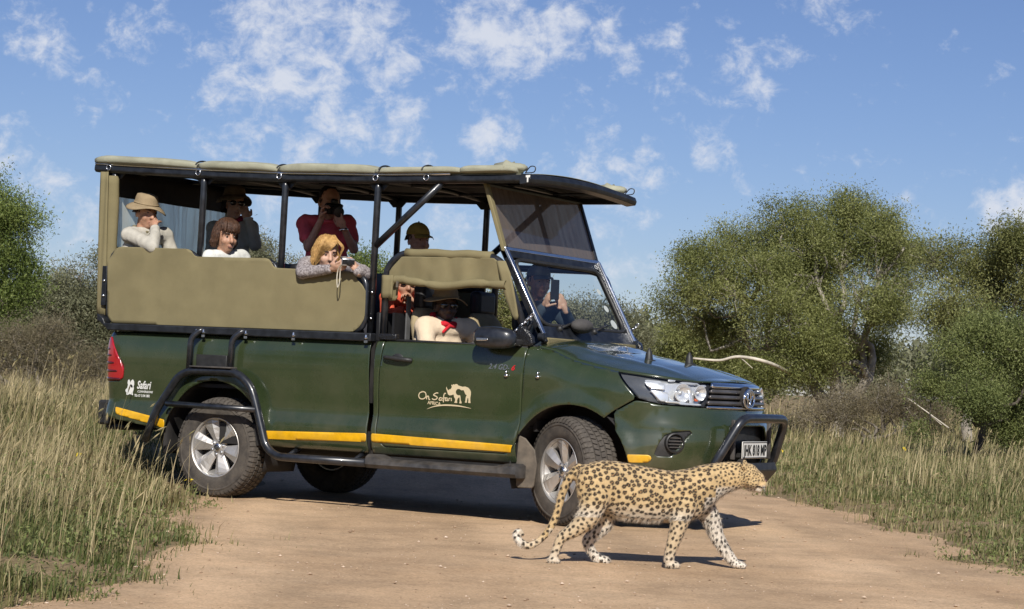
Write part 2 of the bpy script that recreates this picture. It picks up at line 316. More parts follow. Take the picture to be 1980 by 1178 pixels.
def dirtmat(name,a,b,c,peb=.35,veg=None,tracks=False):
    m=bpy.data.materials.new(name);m.use_nodes=True;n=m.node_tree.nodes;l=m.node_tree.links;p=n['Principled BSDF'];p.inputs['Roughness'].default_value=.95;p.inputs['Specular IOR Level'].default_value=.15
    t=nd(n,'ShaderNodeTexCoord');N_=lambda s,d=6,r=.6:(lambda x:(l.new(t.outputs['Object'],x.inputs['Vector']),x.outputs['Fac'])[1])(nd(n,'ShaderNodeTexNoise',i_Scale=s,i_Detail=d,i_Roughness=r))
    def ramp(f,p0,p1,c0,c1):
        r=nd(n,'ShaderNodeValToRGB');r.color_ramp.elements[0].position=p0;r.color_ramp.elements[1].position=p1;r.color_ramp.elements[0].color=(*c0,1);r.color_ramp.elements[1].color=(*c1,1);l.new(f,r.inputs[0]);return r.outputs[0]
    def mixc(f,x,y,bt='MIX'):
        k=nd(n,'ShaderNodeMix',data_type='RGBA',blend_type=bt)
        if isinstance(f,float): k.inputs[0].default_value=f
        else: l.new(f,k.inputs[0])
        l.new(x,k.inputs[6]);l.new(y,k.inputs[7]);return k.outputs[2]
    col=ramp(N_(.55),.35,.68,a,b);col=mixc(ramp(N_(2.3,8,.7),.45,.75,(0,0,0),(.6,.6,.6)),col,ramp(N_(9),.3,.7,c,a))
    vr=nd(n,'ShaderNodeVectorRotate',rotation_type='Z_AXIS');vr.inputs['Angle'].default_value=rad(-123.7);l.new(t.outputs['Object'],vr.inputs['Vector']);mp=nd(n,'ShaderNodeMapping');mp.inputs['Scale'].default_value=(.22,2.0,1);l.new(vr.outputs[0],mp.inputs[0]);st=nd(n,'ShaderNodeTexNoise',i_Scale=1.6,i_Detail=5);l.new(mp.outputs[0],st.inputs['Vector'])
    col=mixc(.55,col,ramp(st.outputs['Fac'],.35,.7,(.80,.80,.80),(1.08,1.06,1.04)),'MULTIPLY')
    col=mixc(1.0,col,ramp(N_(70,3,.5),.30,.60,(.80,.79,.78),(1.07,1.07,1.07)),'MULTIPLY');col=mixc(1.0,col,ramp(N_(24,5,.75),.34,.52,(.82,.81,.80),(1.03,1.03,1.03)),'MULTIPLY');col=mixc(1.0,col,ramp(N_(1.7,7,.7),.36,.56,(.80,.80,.80),(1.05,1.045,1.04)),'MULTIPLY')
    vo=nd(n,'ShaderNodeTexVoronoi',i_Scale=34.);l.new(t.outputs['Object'],vo.inputs['Vector']);pm=ramp(vo.outputs['Distance'],.10,.16,(1,1,1),(0,0,0));nm=ramp(N_(3.1,4),.50,.62,(0,0,0),(peb,peb,peb))
    k=nd(n,'ShaderNodeMix',data_type='RGBA',blend_type='MULTIPLY');k.inputs[0].default_value=1;l.new(pm,k.inputs[6]);l.new(nm,k.inputs[7]);pc=ramp(vo.outputs['Color'],.2,.8,(.20,.14,.10),(.62,.50,.38));col=mixc(k.outputs[2],col,pc)
    if tracks:
        sx=nd(n,'ShaderNodeSeparateXYZ');l.new(vr.outputs[0],sx.inputs[0]);wv=nd(n,'ShaderNodeMath',operation='MULTIPLY_ADD');l.new(N_(.7,4),wv.inputs[0]);wv.inputs[1].default_value=.9;l.new(sx.outputs['Y'],wv.inputs[2]);sn=nd(n,'ShaderNodeMath',operation='SINE');mm=nd(n,'ShaderNodeMath',operation='MULTIPLY');mm.inputs[1].default_value=3.6;l.new(wv.outputs[0],mm.inputs[0]);l.new(mm.outputs[0],sn.inputs[0]);col=mixc(1.0,col,ramp(sn.outputs[0],0.,1.,(.86,.85,.84),(1.05,1.05,1.05)),'MULTIPLY')
    if veg: col=mixc(ramp(N_(4,6,.7),.42,.60,(0,0,0),(.8,.8,.8)),col,ramp(N_(30),.3,.7,*veg))
    l.new(col,p.inputs['Base Color'])
    b1=nd(n,'ShaderNodeBump',i_Strength=.45,i_Distance=.02);l.new(N_(38,6,.65),b1.inputs['Height']);b2=nd(n,'ShaderNodeBump',i_Strength=.5,i_Distance=.006);l.new(N_(170,4,.6),b2.inputs['Height']);l.new(b1.outputs[0],b2.inputs['Normal']);l.new(b2.outputs[0],p.inputs['Normal']);return m
ROADM=dirtmat('sandy_road',(.66,.468,.292),(.60,.413,.250),(.72,.53,.350),tracks=True)
SOILM=dirtmat('grassy_soil',(.36,.26,.155),(.27,.20,.115),(.44,.32,.20),.2,((.10,.085,.035),(.24,.19,.09)))
def strip(name,ts,ns,zf,m):
    P=np.zeros((len(ts),len(ns),3))
    for i,t in enumerate(ts):
        for j,n in enumerate(ns): x,y=RD*t+RN*n;P[i,j]=(x,y,zf(x,y))
    nb=len(ns);F=np.array([(i*nb+j,i*nb+j+1,(i+1)*nb+j+1,(i+1)*nb+j) for i in range(len(ts)-1) for j in range(nb-1)])
    me=mesh_np(name,P.reshape(-1,3),F);o=link(name,me,m);o['kind']='structure'
    if me.polygons[0].normal.z<0: me.flip_normals()
    return o
def stretch(a,fine0,fine1,b,h,g=1.18):
    v=list(np.arange(fine0,fine1,h));x=fine1;s=h
    while x<b: v.append(x);s*=g;x+=s
    v.append(b);x=fine0;s=h;w_=[]
    while x>a: s*=g;x-=s;w_.append(x)
    return np.array(w_[::-1]+v)
ground=strip('ground',stretch(-900,-18,8,1500,.16),stretch(-1200,-4.5,9,1200,.14),ground_z,SOILM)
road=strip('road',stretch(-40,-17,8,160,.16),np.arange(-1.3,5.7,.14),road_z,ROADM)
# ================= the safari pickup =================
PAINT=mat('green_paint',(.029,.044,.017),rough=.26,coat=1.,var=.05,vs_=3,spec=.5,dust=((.22,.175,.12),.55,.72))
STEEL=mat('black_tube_steel',(.018,.020,.025),rough=.33,var=.25,vs_=20,spec=.55,coat=.35)
STEELM=mat('black_frame_steel',(.016,.018,.022),rough=.42,var=.3,vs_=14,bump=.1,bs=90)
PLAS=mat('black_plastic',(.022,.022,.022),rough=.5,var=.2,vs_=20,dust=((.13,.11,.09),.12))
PLASD=mat('dusty_black_plastic',(.045,.043,.042),rough=.55,var=.3,vs_=12,dust=((.22,.18,.14),.5))
DARK=mat('dark_underbody',(.018,.016,.015),rough=.8,var=.3)
CANV=mat('tan_canvas',(.222,.188,.101),rough=.92,var=.06,vs_=3.5,bump=.25,bs=420,spec=.15)
CANVR=mat('faded_roof_canvas',(.35,.345,.255),rough=.9,var=.1,vs_=5,bump=.3,bs=240,spec=.2)
CANVI=mat('dark_lining_and_curtain_shade',(.035,.033,.032),rough=.85,var=.15)
CHRM=mat('chrome',(.80,.81,.83),rough=.08,metal=1,var=.03)
ALLOY=mat('alloy_wheel',(.66,.64,.61),rough=.36,metal=.7,var=.06,vs_=9,dust=((.30,.24,.18),.55))
SILVR=mat('lamp_silver',(.86,.87,.88),rough=.22,metal=.55,var=.03)
BRITE=mat('bright_metal',(.72,.73,.75),rough=.25,metal=1,var=.06)
RUBR=mat('dusty_tyre_rubber',(.105,.090,.074),rough=.9,var=.22,vs_=14,bump=.3,bs=160,spec=.25,col2=(.052,.046,.041))
RUBW=mat('tyre_tread',(.118,.102,.085),rough=.9,var=.2,vs_=25,col2=(.065,.057,.050),spec=.25)
YEL=mat('yellow_reflective_stripe',(.78,.42,.008),rough=.30,var=.08,vs_=14,dust=((.55,.36,.12),.45),coat=.3)
REDL=mat('red_lamp_lens',(.38,.012,.018),rough=.12,var=.05,coat=1)
REDD=mat('dark_red_lamp_lens',(.09,.006,.010),rough=.12,coat=1)
CREAM=mat('cream_vinyl',(.62,.52,.33),rough=.5,var=.03)
WHITE=mat('white_vinyl',(.78,.77,.72),rough=.45,var=.05)
REDV=mat('red_badge',(.6,.02,.03),rough=.3)
BLKV=mat('black_lettering',(.01,.01,.01),rough=.5)
GREYV=mat('grille_grey_metal',(.16,.15,.145),rough=.35,metal=.6,var=.15)
AMB=mat('amber_lens',(.7,.12,.01),rough=.15,coat=1)
SEATT=mat('tan_seat_cover',(.34,.27,.155),rough=.9,var=.08,bump=.3,bs=300)
SEATB=mat('black_seat_vinyl',(.014,.014,.016),rough=.55,var=.2,bump=.15,bs=150)
MUD=mat('muddy_mudflap',(.19,.155,.115),rough=.9,var=.3,vs_=7,col2=(.075,.064,.052))
GLASS=glassmat('clear_glass',(.90,.93,.92))
LENS=glassmat('clear_lamp_lens',(.97,.98,.98))
TINT=glassmat('tinted_screen_plastic',(.24,.18,.145),(.235,.185,.150),.62)
PVC=glassmat('milky_window_plastic',(.62,.68,.64),(.74,.78,.72),.72)
V=empty('safari_vehicle')
tag(V,'dark green open safari pickup with canvas roof parked across the dirt road','safari vehicle')
def arch(i,g=0.):
    cx,cz,rx,rz=ARCH[i];return lambda s,z:(np.hypot((s-cx)/(rx+g),(z-cz)/(rz+g))-1)*rx
def near_far(name,m,V2,F,off=0.,thick=.012,smooth=True,far=True,parent=None,labels=None):
    P=S(V2[:,0],V2[:,1],off);o=[sheet(name,P,F,m,parent or V,thick,-1,smooth)]
    if far: o.append(sheet(name,P*[1,-1,1],[f[::-1] for f in F],m,parent or V,thick,-1,smooth))
    return o
def region(poly,h=.02,fns=()):
    p=np.array(poly);G,F=grid2(p[:,0].min()-.01,p[:,0].max()+.01,p[:,1].min()-.01,p[:,1].max()+.01,h)
    G,F=clip(G,F,lambda a,b:sdpoly(a,b,poly))
    for fn in fns: G,F=clip(G,F,fn)
    return G,F
# ---- panels
TAIL=[(-1.26,1.20),(-1.09,1.212),(-.925,.97),(-.93,.90),(-.95,.866),(-1.26,.85)]
BED=[(-1.33,.60),(-.44,.49),(-.40,.42),(1.425,.42),(1.420,.8),(1.412,1.256),(-1.33,1.256)]
near_far('bed_side',PAINT,*region(BED,.025,[arch(0),lambda s,z:-sdpoly(s,z,TAIL)]))
for sgn in (-1,1):
    ln=near_far('tail_light',REDL,*region([(a+(.004 if a<-1 else -.004),b) for a,b in TAIL],.025),off=.006,thick=.03,far=False) if sgn<0 else []
    if sgn<0:
        tl=ln[0]
        for zz in (.93,.995,1.055,1.105): 
            g=region([(-1.24,zz),(-.95-(zz-.93)*.52-.03,zz),(-.95-(zz-.93)*.52-.05,zz+.018),(-1.24,zz+.018)],.03)
            near_far('lamp_bar',REDD,*g,off=.008,thick=.003,far=False,parent=tl)
        g=region([(-1.24,.862),(-.95,.862),(-.95,.885),(-1.24,.89)],.03);near_far('lamp_bar',REDD,*g,off=.008,thick=.003,far=False,parent=tl)
    else:
        P=S(*region(TAIL,.03)[0].T,.006);sheet('tail_light',P*[1,-1,1],[f[::-1] for f in region(TAIL,.03)[1]],REDL,V,.03)
mb=MB().box((-1.165,0,.92),(.03,1.38,.62)).obj('tailgate',PAINT,V,bevel=.012)
DOORP=[(1.535,1.252),(1.514,1.0),(1.508,.66),(1.514,.575),(1.535,.515),(1.58,.478),(2.60,.487),(2.655,.505),(2.695,.56),(2.713,.70),(2.725,1.0),(2.740,1.252)]
CABP=[(1.462,.42),(2.70,.42),(2.70,.50),(2.745,1.252),(1.462,1.252)]
near_far('cab_side',PAINT,*region(CABP,.02,[lambda s,z:-sdpoly(s,z,DOORP)-.007,lambda s,z:-np.minimum(s-2.70,z-.56)]))
door_o=near_far('door',PAINT,*region(DOORP,.022),thick=.03)
FEN=[(2.72,.40),(2.722,.56),(2.722,.70),(2.734,1.0),(2.752,1.30),(3.43,1.30),(3.441,1.106),(3.606,.94),(3.606,.914),(3.453,.825),(3.3,.7),(2.9,.35)]
near_far('front_fender',PAINT,*region(FEN,.02,[arch(1),lambda s,z:ZT(s)-.004-z]))
FOG=[(3.754,.531),(3.781,.61),(3.817,.672),(3.875,.700),(4.0,.716),(4.05,.716),(3.99,.680),(3.935,.62),(3.906,.58),(3.875,.529)]
mir=lambda P:[(2*SC-a,b) for a,b in P[::-1]]
INS=[(4.22,.40),(4.30,.50),(4.28,.595),(4.40,.757)];INS=INS+mir(INS)
BMP=[(3.462,.818),(3.616,.906),(3.692,.898),(3.80,.881),(4.0,.875),(4.15,.872),(SC,.866)]
BMP=BMP+mir(BMP)[1:]+[(2*SC-3.52,.45),(2*SC-3.9,.43),(SC,.40),(3.9,.43),(3.52,.45)]
gB,fB=region(BMP,.022,[lambda s,z:arch(1)(np.where(s>SC,2*SC-s,s),z),lambda s,z:-sdpoly(s,z,FOG),lambda s,z:-sdpoly(s,z,mir(FOG)),lambda s,z:-sdpoly(s,z,INS)])
bump=sheet('front_bumper',S(gB[:,0],gB[:,1]),fB,PAINT,V,.012)
# lower insert and grille backing
gI,fI=region([(4.1,.42),(4.2,.80),(2*SC-4.2,.80),(2*SC-4.1,.42)],.04);sheet('bumper_insert',S(gI[:,0],gI[:,1],-.055),fI,PLAS,V,.01)
for zz in (.50,.55,.62,.655,.69,.725):
    gI,fI=region([(4.27,zz),(2*SC-4.27,zz),(2*SC-4.27,zz+.017),(4.27,zz+.017)],.05);sheet('vent_slat',S(gI[:,0],gI[:,1],-.018),fI,PLASD,V,.02)
for q in (FOG,mir(FOG)):
    e=np.array(q);c=e.mean(0);big=[tuple(c+(p-c)*1.12) for p in e]
    G,F=region(big,.02);fb=sheet('fog_lamp',S(G[:,0],G[:,1],-.010),F,PLAS,V,.01)
    s0=3.892 if q is FOG else 2*SC-3.892
    p=S(s0,.626,-.022);n=S(s0,.626,.1)-p;n/=np.linalg.norm(n);rot=np.array(Vector(n).to_track_quat('Z','Y').to_matrix())
    for nm,m_,prof in (('lamp_ring',PLAS,[(0,.072),(.03,.070),(.034,.062),(.012,.052),(.010,.01)]),('lamp_lens',DARK,[(.012,.052),(.018,.03),(.02,.004)])):
        b=MB().lathe(prof,24,2);b.v=[tuple(np.array(v)@rot.T+p) for v in b.v];b.obj(nm,m_,fb,smooth=True,ang=40)
    for k in (-.03,-.01,.012,.034):
        w_=math.sqrt(max(1e-4,.052**2-k*k));b=MB().box((0,0,0),(w_*2,.006,.012));
        r2=np.stack([np.cross([0,0,1],n)/np.linalg.norm(np.cross([0,0,1],n)),np.cross(n,np.cross([0,0,1],n))/np.linalg.norm(np.cross(n,np.cross([0,0,1],n))),n],1)
        b.v=[tuple(np.array(v)@r2.T+p+n*.024+r2[:,1]*k) for v in b.v];b.obj('lamp_bar',PLASD,fb)
# headlights
HL=[(3.441,1.100),(3.634,1.083),(3.856,1.066),(4.245,1.038),(4.20,.96),(4.150,.880),(3.999,.883),(3.801,.889),(3.692,.906),(3.622,.925),(3.611,.941)]
for q,sg in ((HL,-1),(mir(HL),1)):
    G,F=region(q,.02,[lambda s,z:ZT(np.where(s>SC,2*SC-s,s))-.004-z])
    hl=sheet('headlight',S(G[:,0],G[:,1],-.055),F,mat('lamp_bucket_dark',(.10,.105,.115),rough=.18) if sg<0 else bpy.data.materials['lamp_bucket_dark'],V,.01)
    sheet('lens',S(G[:,0],G[:,1],.003),F,LENS,hl,.0)
    ss=lambda a:a if sg<0 else 2*SC-a
    cq=[(3.66,1.055),(4.22,1.022),(4.19,.96),(4.14,.892),(3.78,.902)];G,F=region(cq if sg<0 else mir(cq),.02);sheet('chrome_trim',S(G[:,0],G[:,1],-.045),F,SILVR,hl,.008)
    def on(s_,z_,o_): return S(ss(s_),z_,o_)
    for (a,z_,r1,kind) in ((3.955,.972,.066,1),(4.125,.975,.055,1)):
        p=on(a,z_,-.052);n=on(a,z_,.1)-p;n/=np.linalg.norm(n);n=n*.8+np.array([.6,.0,0]);n/=np.linalg.norm(n);rot=np.array(Vector(n).to_track_quat('Z','Y').to_matrix())
        b=MB().lathe([(.045,r1),(.047,r1*.93),(.03,r1*.80),(.012,r1*.5),(.005,r1*.25),(.02,r1*.2),(.03,.004)],24,2,cap=False);b.v=[tuple(np.array(v)*[1.25,1,1]@rot.T+p) for v in b.v];b.obj('reflector',SILVR,hl,smooth=True,ang=50)
    for poly,off in (([(3.66,1.045),(3.83,1.030),(3.83,.985),(3.70,1.0)],-.02),([(3.70,.985),(3.86,.97),(3.86,.905),(3.80,.905)],-.03),([(3.86,1.05),(4.22,1.02),(4.225,1.035),(3.86,1.063)],-.012),([(4.03,1.02),(4.062,1.02),(4.062,.90),(4.03,.90)],-.02),([(3.82,.896),(4.13,.886),(4.14,.902),(3.83,.914)],-.012)):
        poly=poly if sg<0 else mir(poly)
        G,F=region(poly,.02);sheet('chrome_trim',S(G[:,0],G[:,1],off),F,SILVR,hl,.012)
    G,F=region([(4.07,.918),(4.11,.916),(4.11,.935),(4.07,.937)] if sg<0 else mir([(4.07,.918),(4.11,.916),(4.11,.935),(4.07,.937)]),.02);sheet('indicator',S(G[:,0],G[:,1],-.015),F,AMB,hl,.01)
# grille
GR=[(4.158,.872),(4.20,.955),(4.255,1.045)];GRP=GR+mir(GR)
G,F=region(GRP,.03);gr=sheet('grille',S(G[:,0],G[:,1],-.045),F,DARK,V,.01)
for i,(z0,z1,m_,of) in enumerate(((.872,.888,CHRM,.008),(.898,.925,GREYV,.004),(.941,.966,GREYV,.004),(.982,1.006,GREYV,.004))):
    e=.62*(z0-.872)+.006
    G,F=region([(4.158+e,z0),(2*SC-4.158-e,z0),(2*SC-4.165-e,z1),(4.165+e,z1)],.03);sheet('grille_bar',S(G[:,0],G[:,1],of),F,m_,gr,.03)
G,F=region([(4.245,1.022),(2*SC-4.245,1.022),(2*SC-4.262,1.054),(4.262,1.054)],.03);sheet('chrome_strip',S(G[:,0],G[:,1],.022),F,CHRM,gr,.03)
p0=S(SC,.948,0)
em=MB();ex=p0[0]+.02
def ring(cy,cz,a,b,r,n=28): em.tube([(ex+.006,cy+a*math.cos(t),cz+b*math.sin(t)) for t in np.linspace(0,2*math.pi,n,endpoint=False)],r,8,closed=True)
ring(0,.948,.088,.064,.010);ring(0,.970,.058,.030,.008);ring(0,.948,.026,.054,.008);eo=em.obj('emblem',CHRM,gr,smooth=True)
MB().lathe([(ex-.012,.004),(ex-.004,.080),(ex-.012,.088),(ex-.03,.088)],28,0,(0,0,.948)).obj('emblem_base',DARK,gr,smooth=True,ang=40)
# hood
srow=np.concatenate([np.linspace(2.80,3.6,26),np.linspace(3.63,SC-.002,30)]);E=S(srow,ZT(srow)+.0)
rows=[];tt=np.linspace(-1,1,41)
for p in E:
    cr=np.interp(p[0],[2.8,3.0,3.2,3.4,3.6,3.8,3.95,4.05],[.070,.075,.088,.092,.075,.040,.012,.0])
    yy=tt*abs(p[1]);zz=p[2]+cr*(1-np.abs(tt)**2.6)+.010*np.exp(-((np.abs(yy)-.52)/.05)**2)*np.interp(p[0],[2.9,3.1,3.7,3.9],[0,1,.8,0])*(np.abs(tt)<.97)
    rows.append(np.stack([np.full(41,p[0]),yy,zz],1))
P=np.array(rows);b=MB().grid(P);hood=sheet('hood',b.v,b.f,PAINT,V,.014,-1)
for y in (-.25,.25):
    x=3.385 if y<0 else 3.47;k=1.192 if y<0 else 1.182
    c=MB().lathe([(k-.01,.052),(k+.004,.050),(k+.008,.030),(k+.05,.024),(k+.085,.010),(k+.092,.003)],16,2,(x,y,0));c.box((x-.07,y,k-.002),(.14,.05,.012));c.obj('aerial_stub',PLAS,hood,smooth=True,ang=40)
# yellow stripes
for poly in ([(.50,.474),(1.422,.503),(1.422,.567),(.47,.538)],[(1.466,.505),(2.726,.492),(2.726,.547),(1.466,.569)],[(-1.0,.655),(-.985,.598),(-.47,.508),(-.47,.575)],[(3.583,.476),(3.725,.484),(3.745,.510),(3.732,.537),(3.576,.533)]):
    near_far('reflective_stripe',YEL,*region(poly,.02,[arch(0,.004),arch(1,.004)]),off=.003,thick=.0015)
# arches, sill, underbody
for i,(cx,cz,rx,rz) in enumerate(ARCH):
    for sg in (-1,1):
        b=MB();rg=[]
        for t in np.linspace(rad(2 if i else -20),rad(200 if i else 190),24): rg.append([(cx+(rx+.012)*math.cos(t),sg*y,cz+(rz+.012)*math.sin(t)) for y in (.905,.80,.70,.58,.50)])
        b.grid(np.array(rg));sheet('wheel_arch_liner',b.v,b.f,DARK,V,.008)
        MB().box((cx,sg*.49,.60),(1.0,.02,.62)).obj('inner_wing',DARK,V)
MB().box((.2,0,.60),(2.5,.98,.16)).box((2.3,0,.52),(2.0,.96,.14)).box((1.2,-.42,.42),(4.2,.09,.13)).box((1.2,.42,.42),(4.2,.09,.13)).box((1.45,.60,.46),(1.0,.34,.14)).obj('chassis',DARK,V,bevel=.02)
MB().cap((0,-.70,.39),(0,.70,.39),.045,.045).ell((0,.05,.40),(.16,.15,.15)).obj('rear_axle',DARK,V,smooth=True)
MB().cap((3.085,-.7,.39),(3.085,.7,.39),.035,.035).obj('front_axle',DARK,V,smooth=True)
MB().box((.15,0,.86),(2.5,1.76,.03)).box((1.41,0,1.02),(.03,1.74,.46)).obj('bed_floor',DARK,V)
MB().box((2.1,0,.68),(1.3,1.66,.03)).box((1.478,0,.95),(.03,1.70,.58)).box((2.78,0,.92),(.03,1.6,.54)).obj('cab_floor',DARK,V)
for sg in (-1,1):
    MB().box((.72,sg*.86,.50),(1.4,.02,.16)).obj('lower_valance',DARK,V)
    b=MB();sec=[(-.84,.405),(-.97,.405),(-1.005,.385),(-1.015,.345),(-.99,.318),(-.84,.33)];rings=[]
    for x,k,dz in ((1.455,.55,.0),(1.475,.95,.012),(1.56,1,.012),(1.62,1,-.012),(1.75,1,-.016),(2.5,1,-.016),(2.58,1,-.008),(2.66,1,.012),(2.75,.97,.014),(2.775,.6,0)):
        rings.append([(x,sg*(.84+(abs(y)-.84)*k),z+(dz if z>.36 else 0)) for y,z in sec])
    b.ringtube(rings).obj('side_step',PLASD,V,smooth=True,ang=35)
    MB().box((2.1,sg*.83,.38),(1.2,.06,.05)).obj('step_bracket',DARK,V)
    # tube hoop, ladder and step round the rear wheel
    hp=[(-.62,.40),(-.53,.64),(-.32,.92),(-.21,.970),(.24,.978),(.39,.875),(.45,.72),(.555,.42),(.66,.352),(1.47,.352)]
    hoop=MB().tube(rnd_path([(x,sg*.985,z) for x,z in hp],.09),.032,12).obj('tube_hoop',STEEL,V,smooth=True)
    MB().tube([(-.41,sg*1.0,.705),(.46,sg*1.0,.695)],.024,10).obj('step_bar',STEEL,V,smooth=True)
    for x in (-.22,.18): MB().tube(rnd_path([(x,sg*.985,.98),(x+.005,sg*.985,1.225),(x+.07,sg*.955,1.285),(x+.085,sg*.93,1.29)],.06),.024,10).obj('ladder_tube',STEEL,V,smooth=True)
    MB().box((.015,sg*.985,1.004),(.40,.09,.012)).obj('tread_plate',PLASD,V,bevel=.003)
    for x in (-.20,.23,.75,1.35): MB().tube([(x,sg*.985,.96 if x<.5 else .352),(x,sg*.80,.93 if x<.5 else .43)],.018,8).obj('hoop_bracket',STEEL,V,smooth=True)
    MB().box((-.038,sg*.934,1.044),(.298,.022,.11)).obj('fuel_flap_cover',PLAS,V,bevel=.006)
    # mudflaps
    b=MB();b.prism([(2.705,.62),(2.76,.60),(2.84,.52),(2.86,.42),(2.845,.27),(2.83,.252),(2.715,.248),(2.70,.262),(2.692,.42)],1,sg*.90,sg*.885);b.obj('mudflap',MUD,V,bevel=.006)
    MB().box((.30,sg*.78,.36),(.02,.22,.2)).obj('mudflap',MUD,V)
    # lower black rail with bolts
    MB().prism([(-1.215,1.395),(-1.15,1.36),(-1.13,1.318),(1.435,1.308),(1.435,1.246),(-1.10,1.262),(-1.12,1.285),(-1.215,1.345)],1,sg*.948,sg*.868).obj('lower_rail',STEELM,V,bevel=.008)
    for x in (-.19,-.12,.29,.74,1.40):
        MB().lathe([(0,.012),(.006,.016),(.012,.010),(.03,.007),(.034,.003)],8,2,(x,sg*.953,1.262)).box((x,sg*.953,1.243),(.03,.008,.018)).obj('rail_bolt',BRITE,V,smooth=True,ang=30)
# door furniture
for o,sg in zip(door_o,(-1,1)):
    p=np.array([1.675,sg*abs(S(1.675,1.128)[1]),1.128])
    MB().tube(bez([(1.555,p[1]-sg*0,1.134),(1.585,p[1]+sg*.030,1.134),(1.67,p[1]+sg*.036,1.128),(1.76,p[1]+sg*.030,1.121),(1.795,p[1],1.119)],5),[.006]+[.015]*9+[.017]*10+[.006],10).obj('handle',PLAS,o,smooth=True)
    MB().ell((1.665,p[1]-sg*.004,1.13),(.055,.008,.035)).obj('handle_recess',PLAS,o,smooth=True)
    MB().tube([(1.54,sg*.872,1.262),(2.1,sg*.872,1.254),(2.735,sg*.872,1.246)],.011,8).obj('sill_trim',PLAS,o,smooth=True)
    MB().box((1.545,sg*.865,1.285),(.155,.05,.05)).obj('tape_wrap',mat('glossy_black_tape',(.015,.015,.016),rough=.25,bump=.8,bs=60) if sg<0 else bpy.data.materials['glossy_black_tape'],o,bevel=.01)
    MB().prism([(2.60,1.25),(2.75,1.25),(2.78,1.27),(2.77,1.32),(2.70,1.39),(2.655,1.40),(2.63,1.33)],1,sg*.89,sg*.84).obj('mirror_base',bpy.data.materials['glossy_black_tape'],o,bevel=.012)
    # wing mirror
    b=MB();rings=[]
    for u,(cx,hw,hz) in zip(np.linspace(0,1,9),((2.70,.02,.03),(2.685,.05,.055),(2.64,.07,.075),(2.58,.082,.083),(2.52,.088,.086),(2.46,.088,.084),(2.415,.080,.076),(2.39,.06,.058),(2.38,.02,.02))):
        rings.append([(cx,sg*(1.0)+hw*np.sign(math.cos(t))*abs(math.cos(t))**.65,1.296+.02*(2.55-cx)+hz*np.sign(math.sin(t))*abs(math.sin(t))**.65*(1 if math.sin(t)>0 else .85)) for t in np.linspace(0,2*math.pi,16,endpoint=False)])
    mr_=b.ringtube(rings).obj('wing_mirror',STEEL,V,smooth=True)
    MB().prism([(2.43,1.298),(2.51,1.297),(2.53,1.288),(2.51,1.277),(2.43,1.274)],1,sg*1.0905,sg*1.06).obj('chrome_strip',BRITE,mr_,bevel=.004)
    MB().box((2.665,sg*.93,1.275),(.07,.12,.05)).obj('mirror_arm',PLAS,mr_,bevel=.015)
for x in (2.60,2.857): MB().ell((x,-.935,1.038),(.017,.012,.012)).box((x,-.934,1.058),(.008,.012,.035)).obj('latch_stud',BRITE,V,smooth=True)
# ---- lettering and emblems on the flank
def decal(name,m,V2,F,off=.004):
    P=S(V2[:,0],V2[:,1],off);return sheet(name,P,F,m,V,.001,-1,False)
def ribbon(pts,wd):
    P=np.array(pts,float);T=np.gradient(P,axis=0);T/=np.linalg.norm(T,axis=1)[:,None]+1e-9;Nn=np.stack([-T[:,1],T[:,0]],1);k=len(P);wv=np.full(k,wd) if np.isscalar(wd) else np.array(wd)
    Q=np.vstack([P+Nn*wv[:,None]/2,P-Nn*wv[:,None]/2]);return Q,[(i,i+1,k+i+1,k+i) for i in range(k-1)]
def logo(X,Y):      # measured layout of the door emblem -> flank coordinates
    px=800+np.asarray(X)/7.615;py=730+np.asarray(Y)/7.615
    return np.stack([1.865+(px-812)*.0044+(py-770)*.0002,.846+(px-812)*.000194-(py-770)*.0037],-1)
RH=[(505,125),(500,160),(510,195),(518,225),(525,250),(545,265),(575,262),(608,250),(612,290),(628,318),(625,345),(608,375),(655,378),(652,345),(665,310),(690,290),(692,330),(690,360),(680,382),(718,386),(716,360),(706,330),(706,290),(700,262),(672,265),(648,250),(638,215),(648,190),(665,172),(695,170),(720,190),(755,188),(770,225),(780,252),(800,262),(785,285),(778,320),(775,350),(760,372),(795,374),(798,345),(808,305),(818,300),(820,340),(812,376),(848,380),(846,345),(848,300),(858,255),(860,215),(848,180),(820,150),(780,135),(740,138),(700,125),(678,118),(665,98),(640,98),(622,108),(605,95),(598,118),(575,100),(585,140),(572,168),(545,178),(528,192),(512,160)]
decal('rhino_emblem',CREAM,*region([tuple(p) for p in logo(*np.array(RH).T)],.0045))
STR=[[(150,212),(110,225),(90,265),(100,300),(125,316),(165,312),(195,285),(198,245),(185,218),(150,207),(130,212)],[(205,272),(206,322)],[(207,300),(220,278),(236,280),(240,325),(256,322)],
     [(382,230),(355,228),(318,248),(315,262),(350,280),(365,300),(345,322),(310,326),(286,312)],[(430,300),(405,300),(390,325),(402,340),(425,325),(432,298),(430,335),(440,338)],[(495,238),(478,235),(464,262),(456,320),(452,368)],[(435,308),(490,300)],[(512,302),(490,306),(480,330),(492,344),(510,328),(516,304),(515,342),(524,344)],[(534,308),(532,345)],[(533,326),(545,308),(556,310)],[(570,302),(570,350)]]
Q=[];FF=[];o_=0
for st_ in STR:
    p_=np.array(bez([logo(*q) for q in st_],5));q_,f_=ribbon(p_,.0075);Q.append(q_);FF+=[tuple(i+o_ for i in f) for f in f_];o_+=len(q_)
decal('script_lettering',CREAM,np.vstack(Q),FF)
tv,tf=font_poly('AFRICA',.034,.1,.0006);c0=logo(213,392);tv=tv*[.98,1]+c0;tv[:,1]-=(tv[:,0]-c0[0])*.06;decal('small_lettering',CREAM,tv,tf)
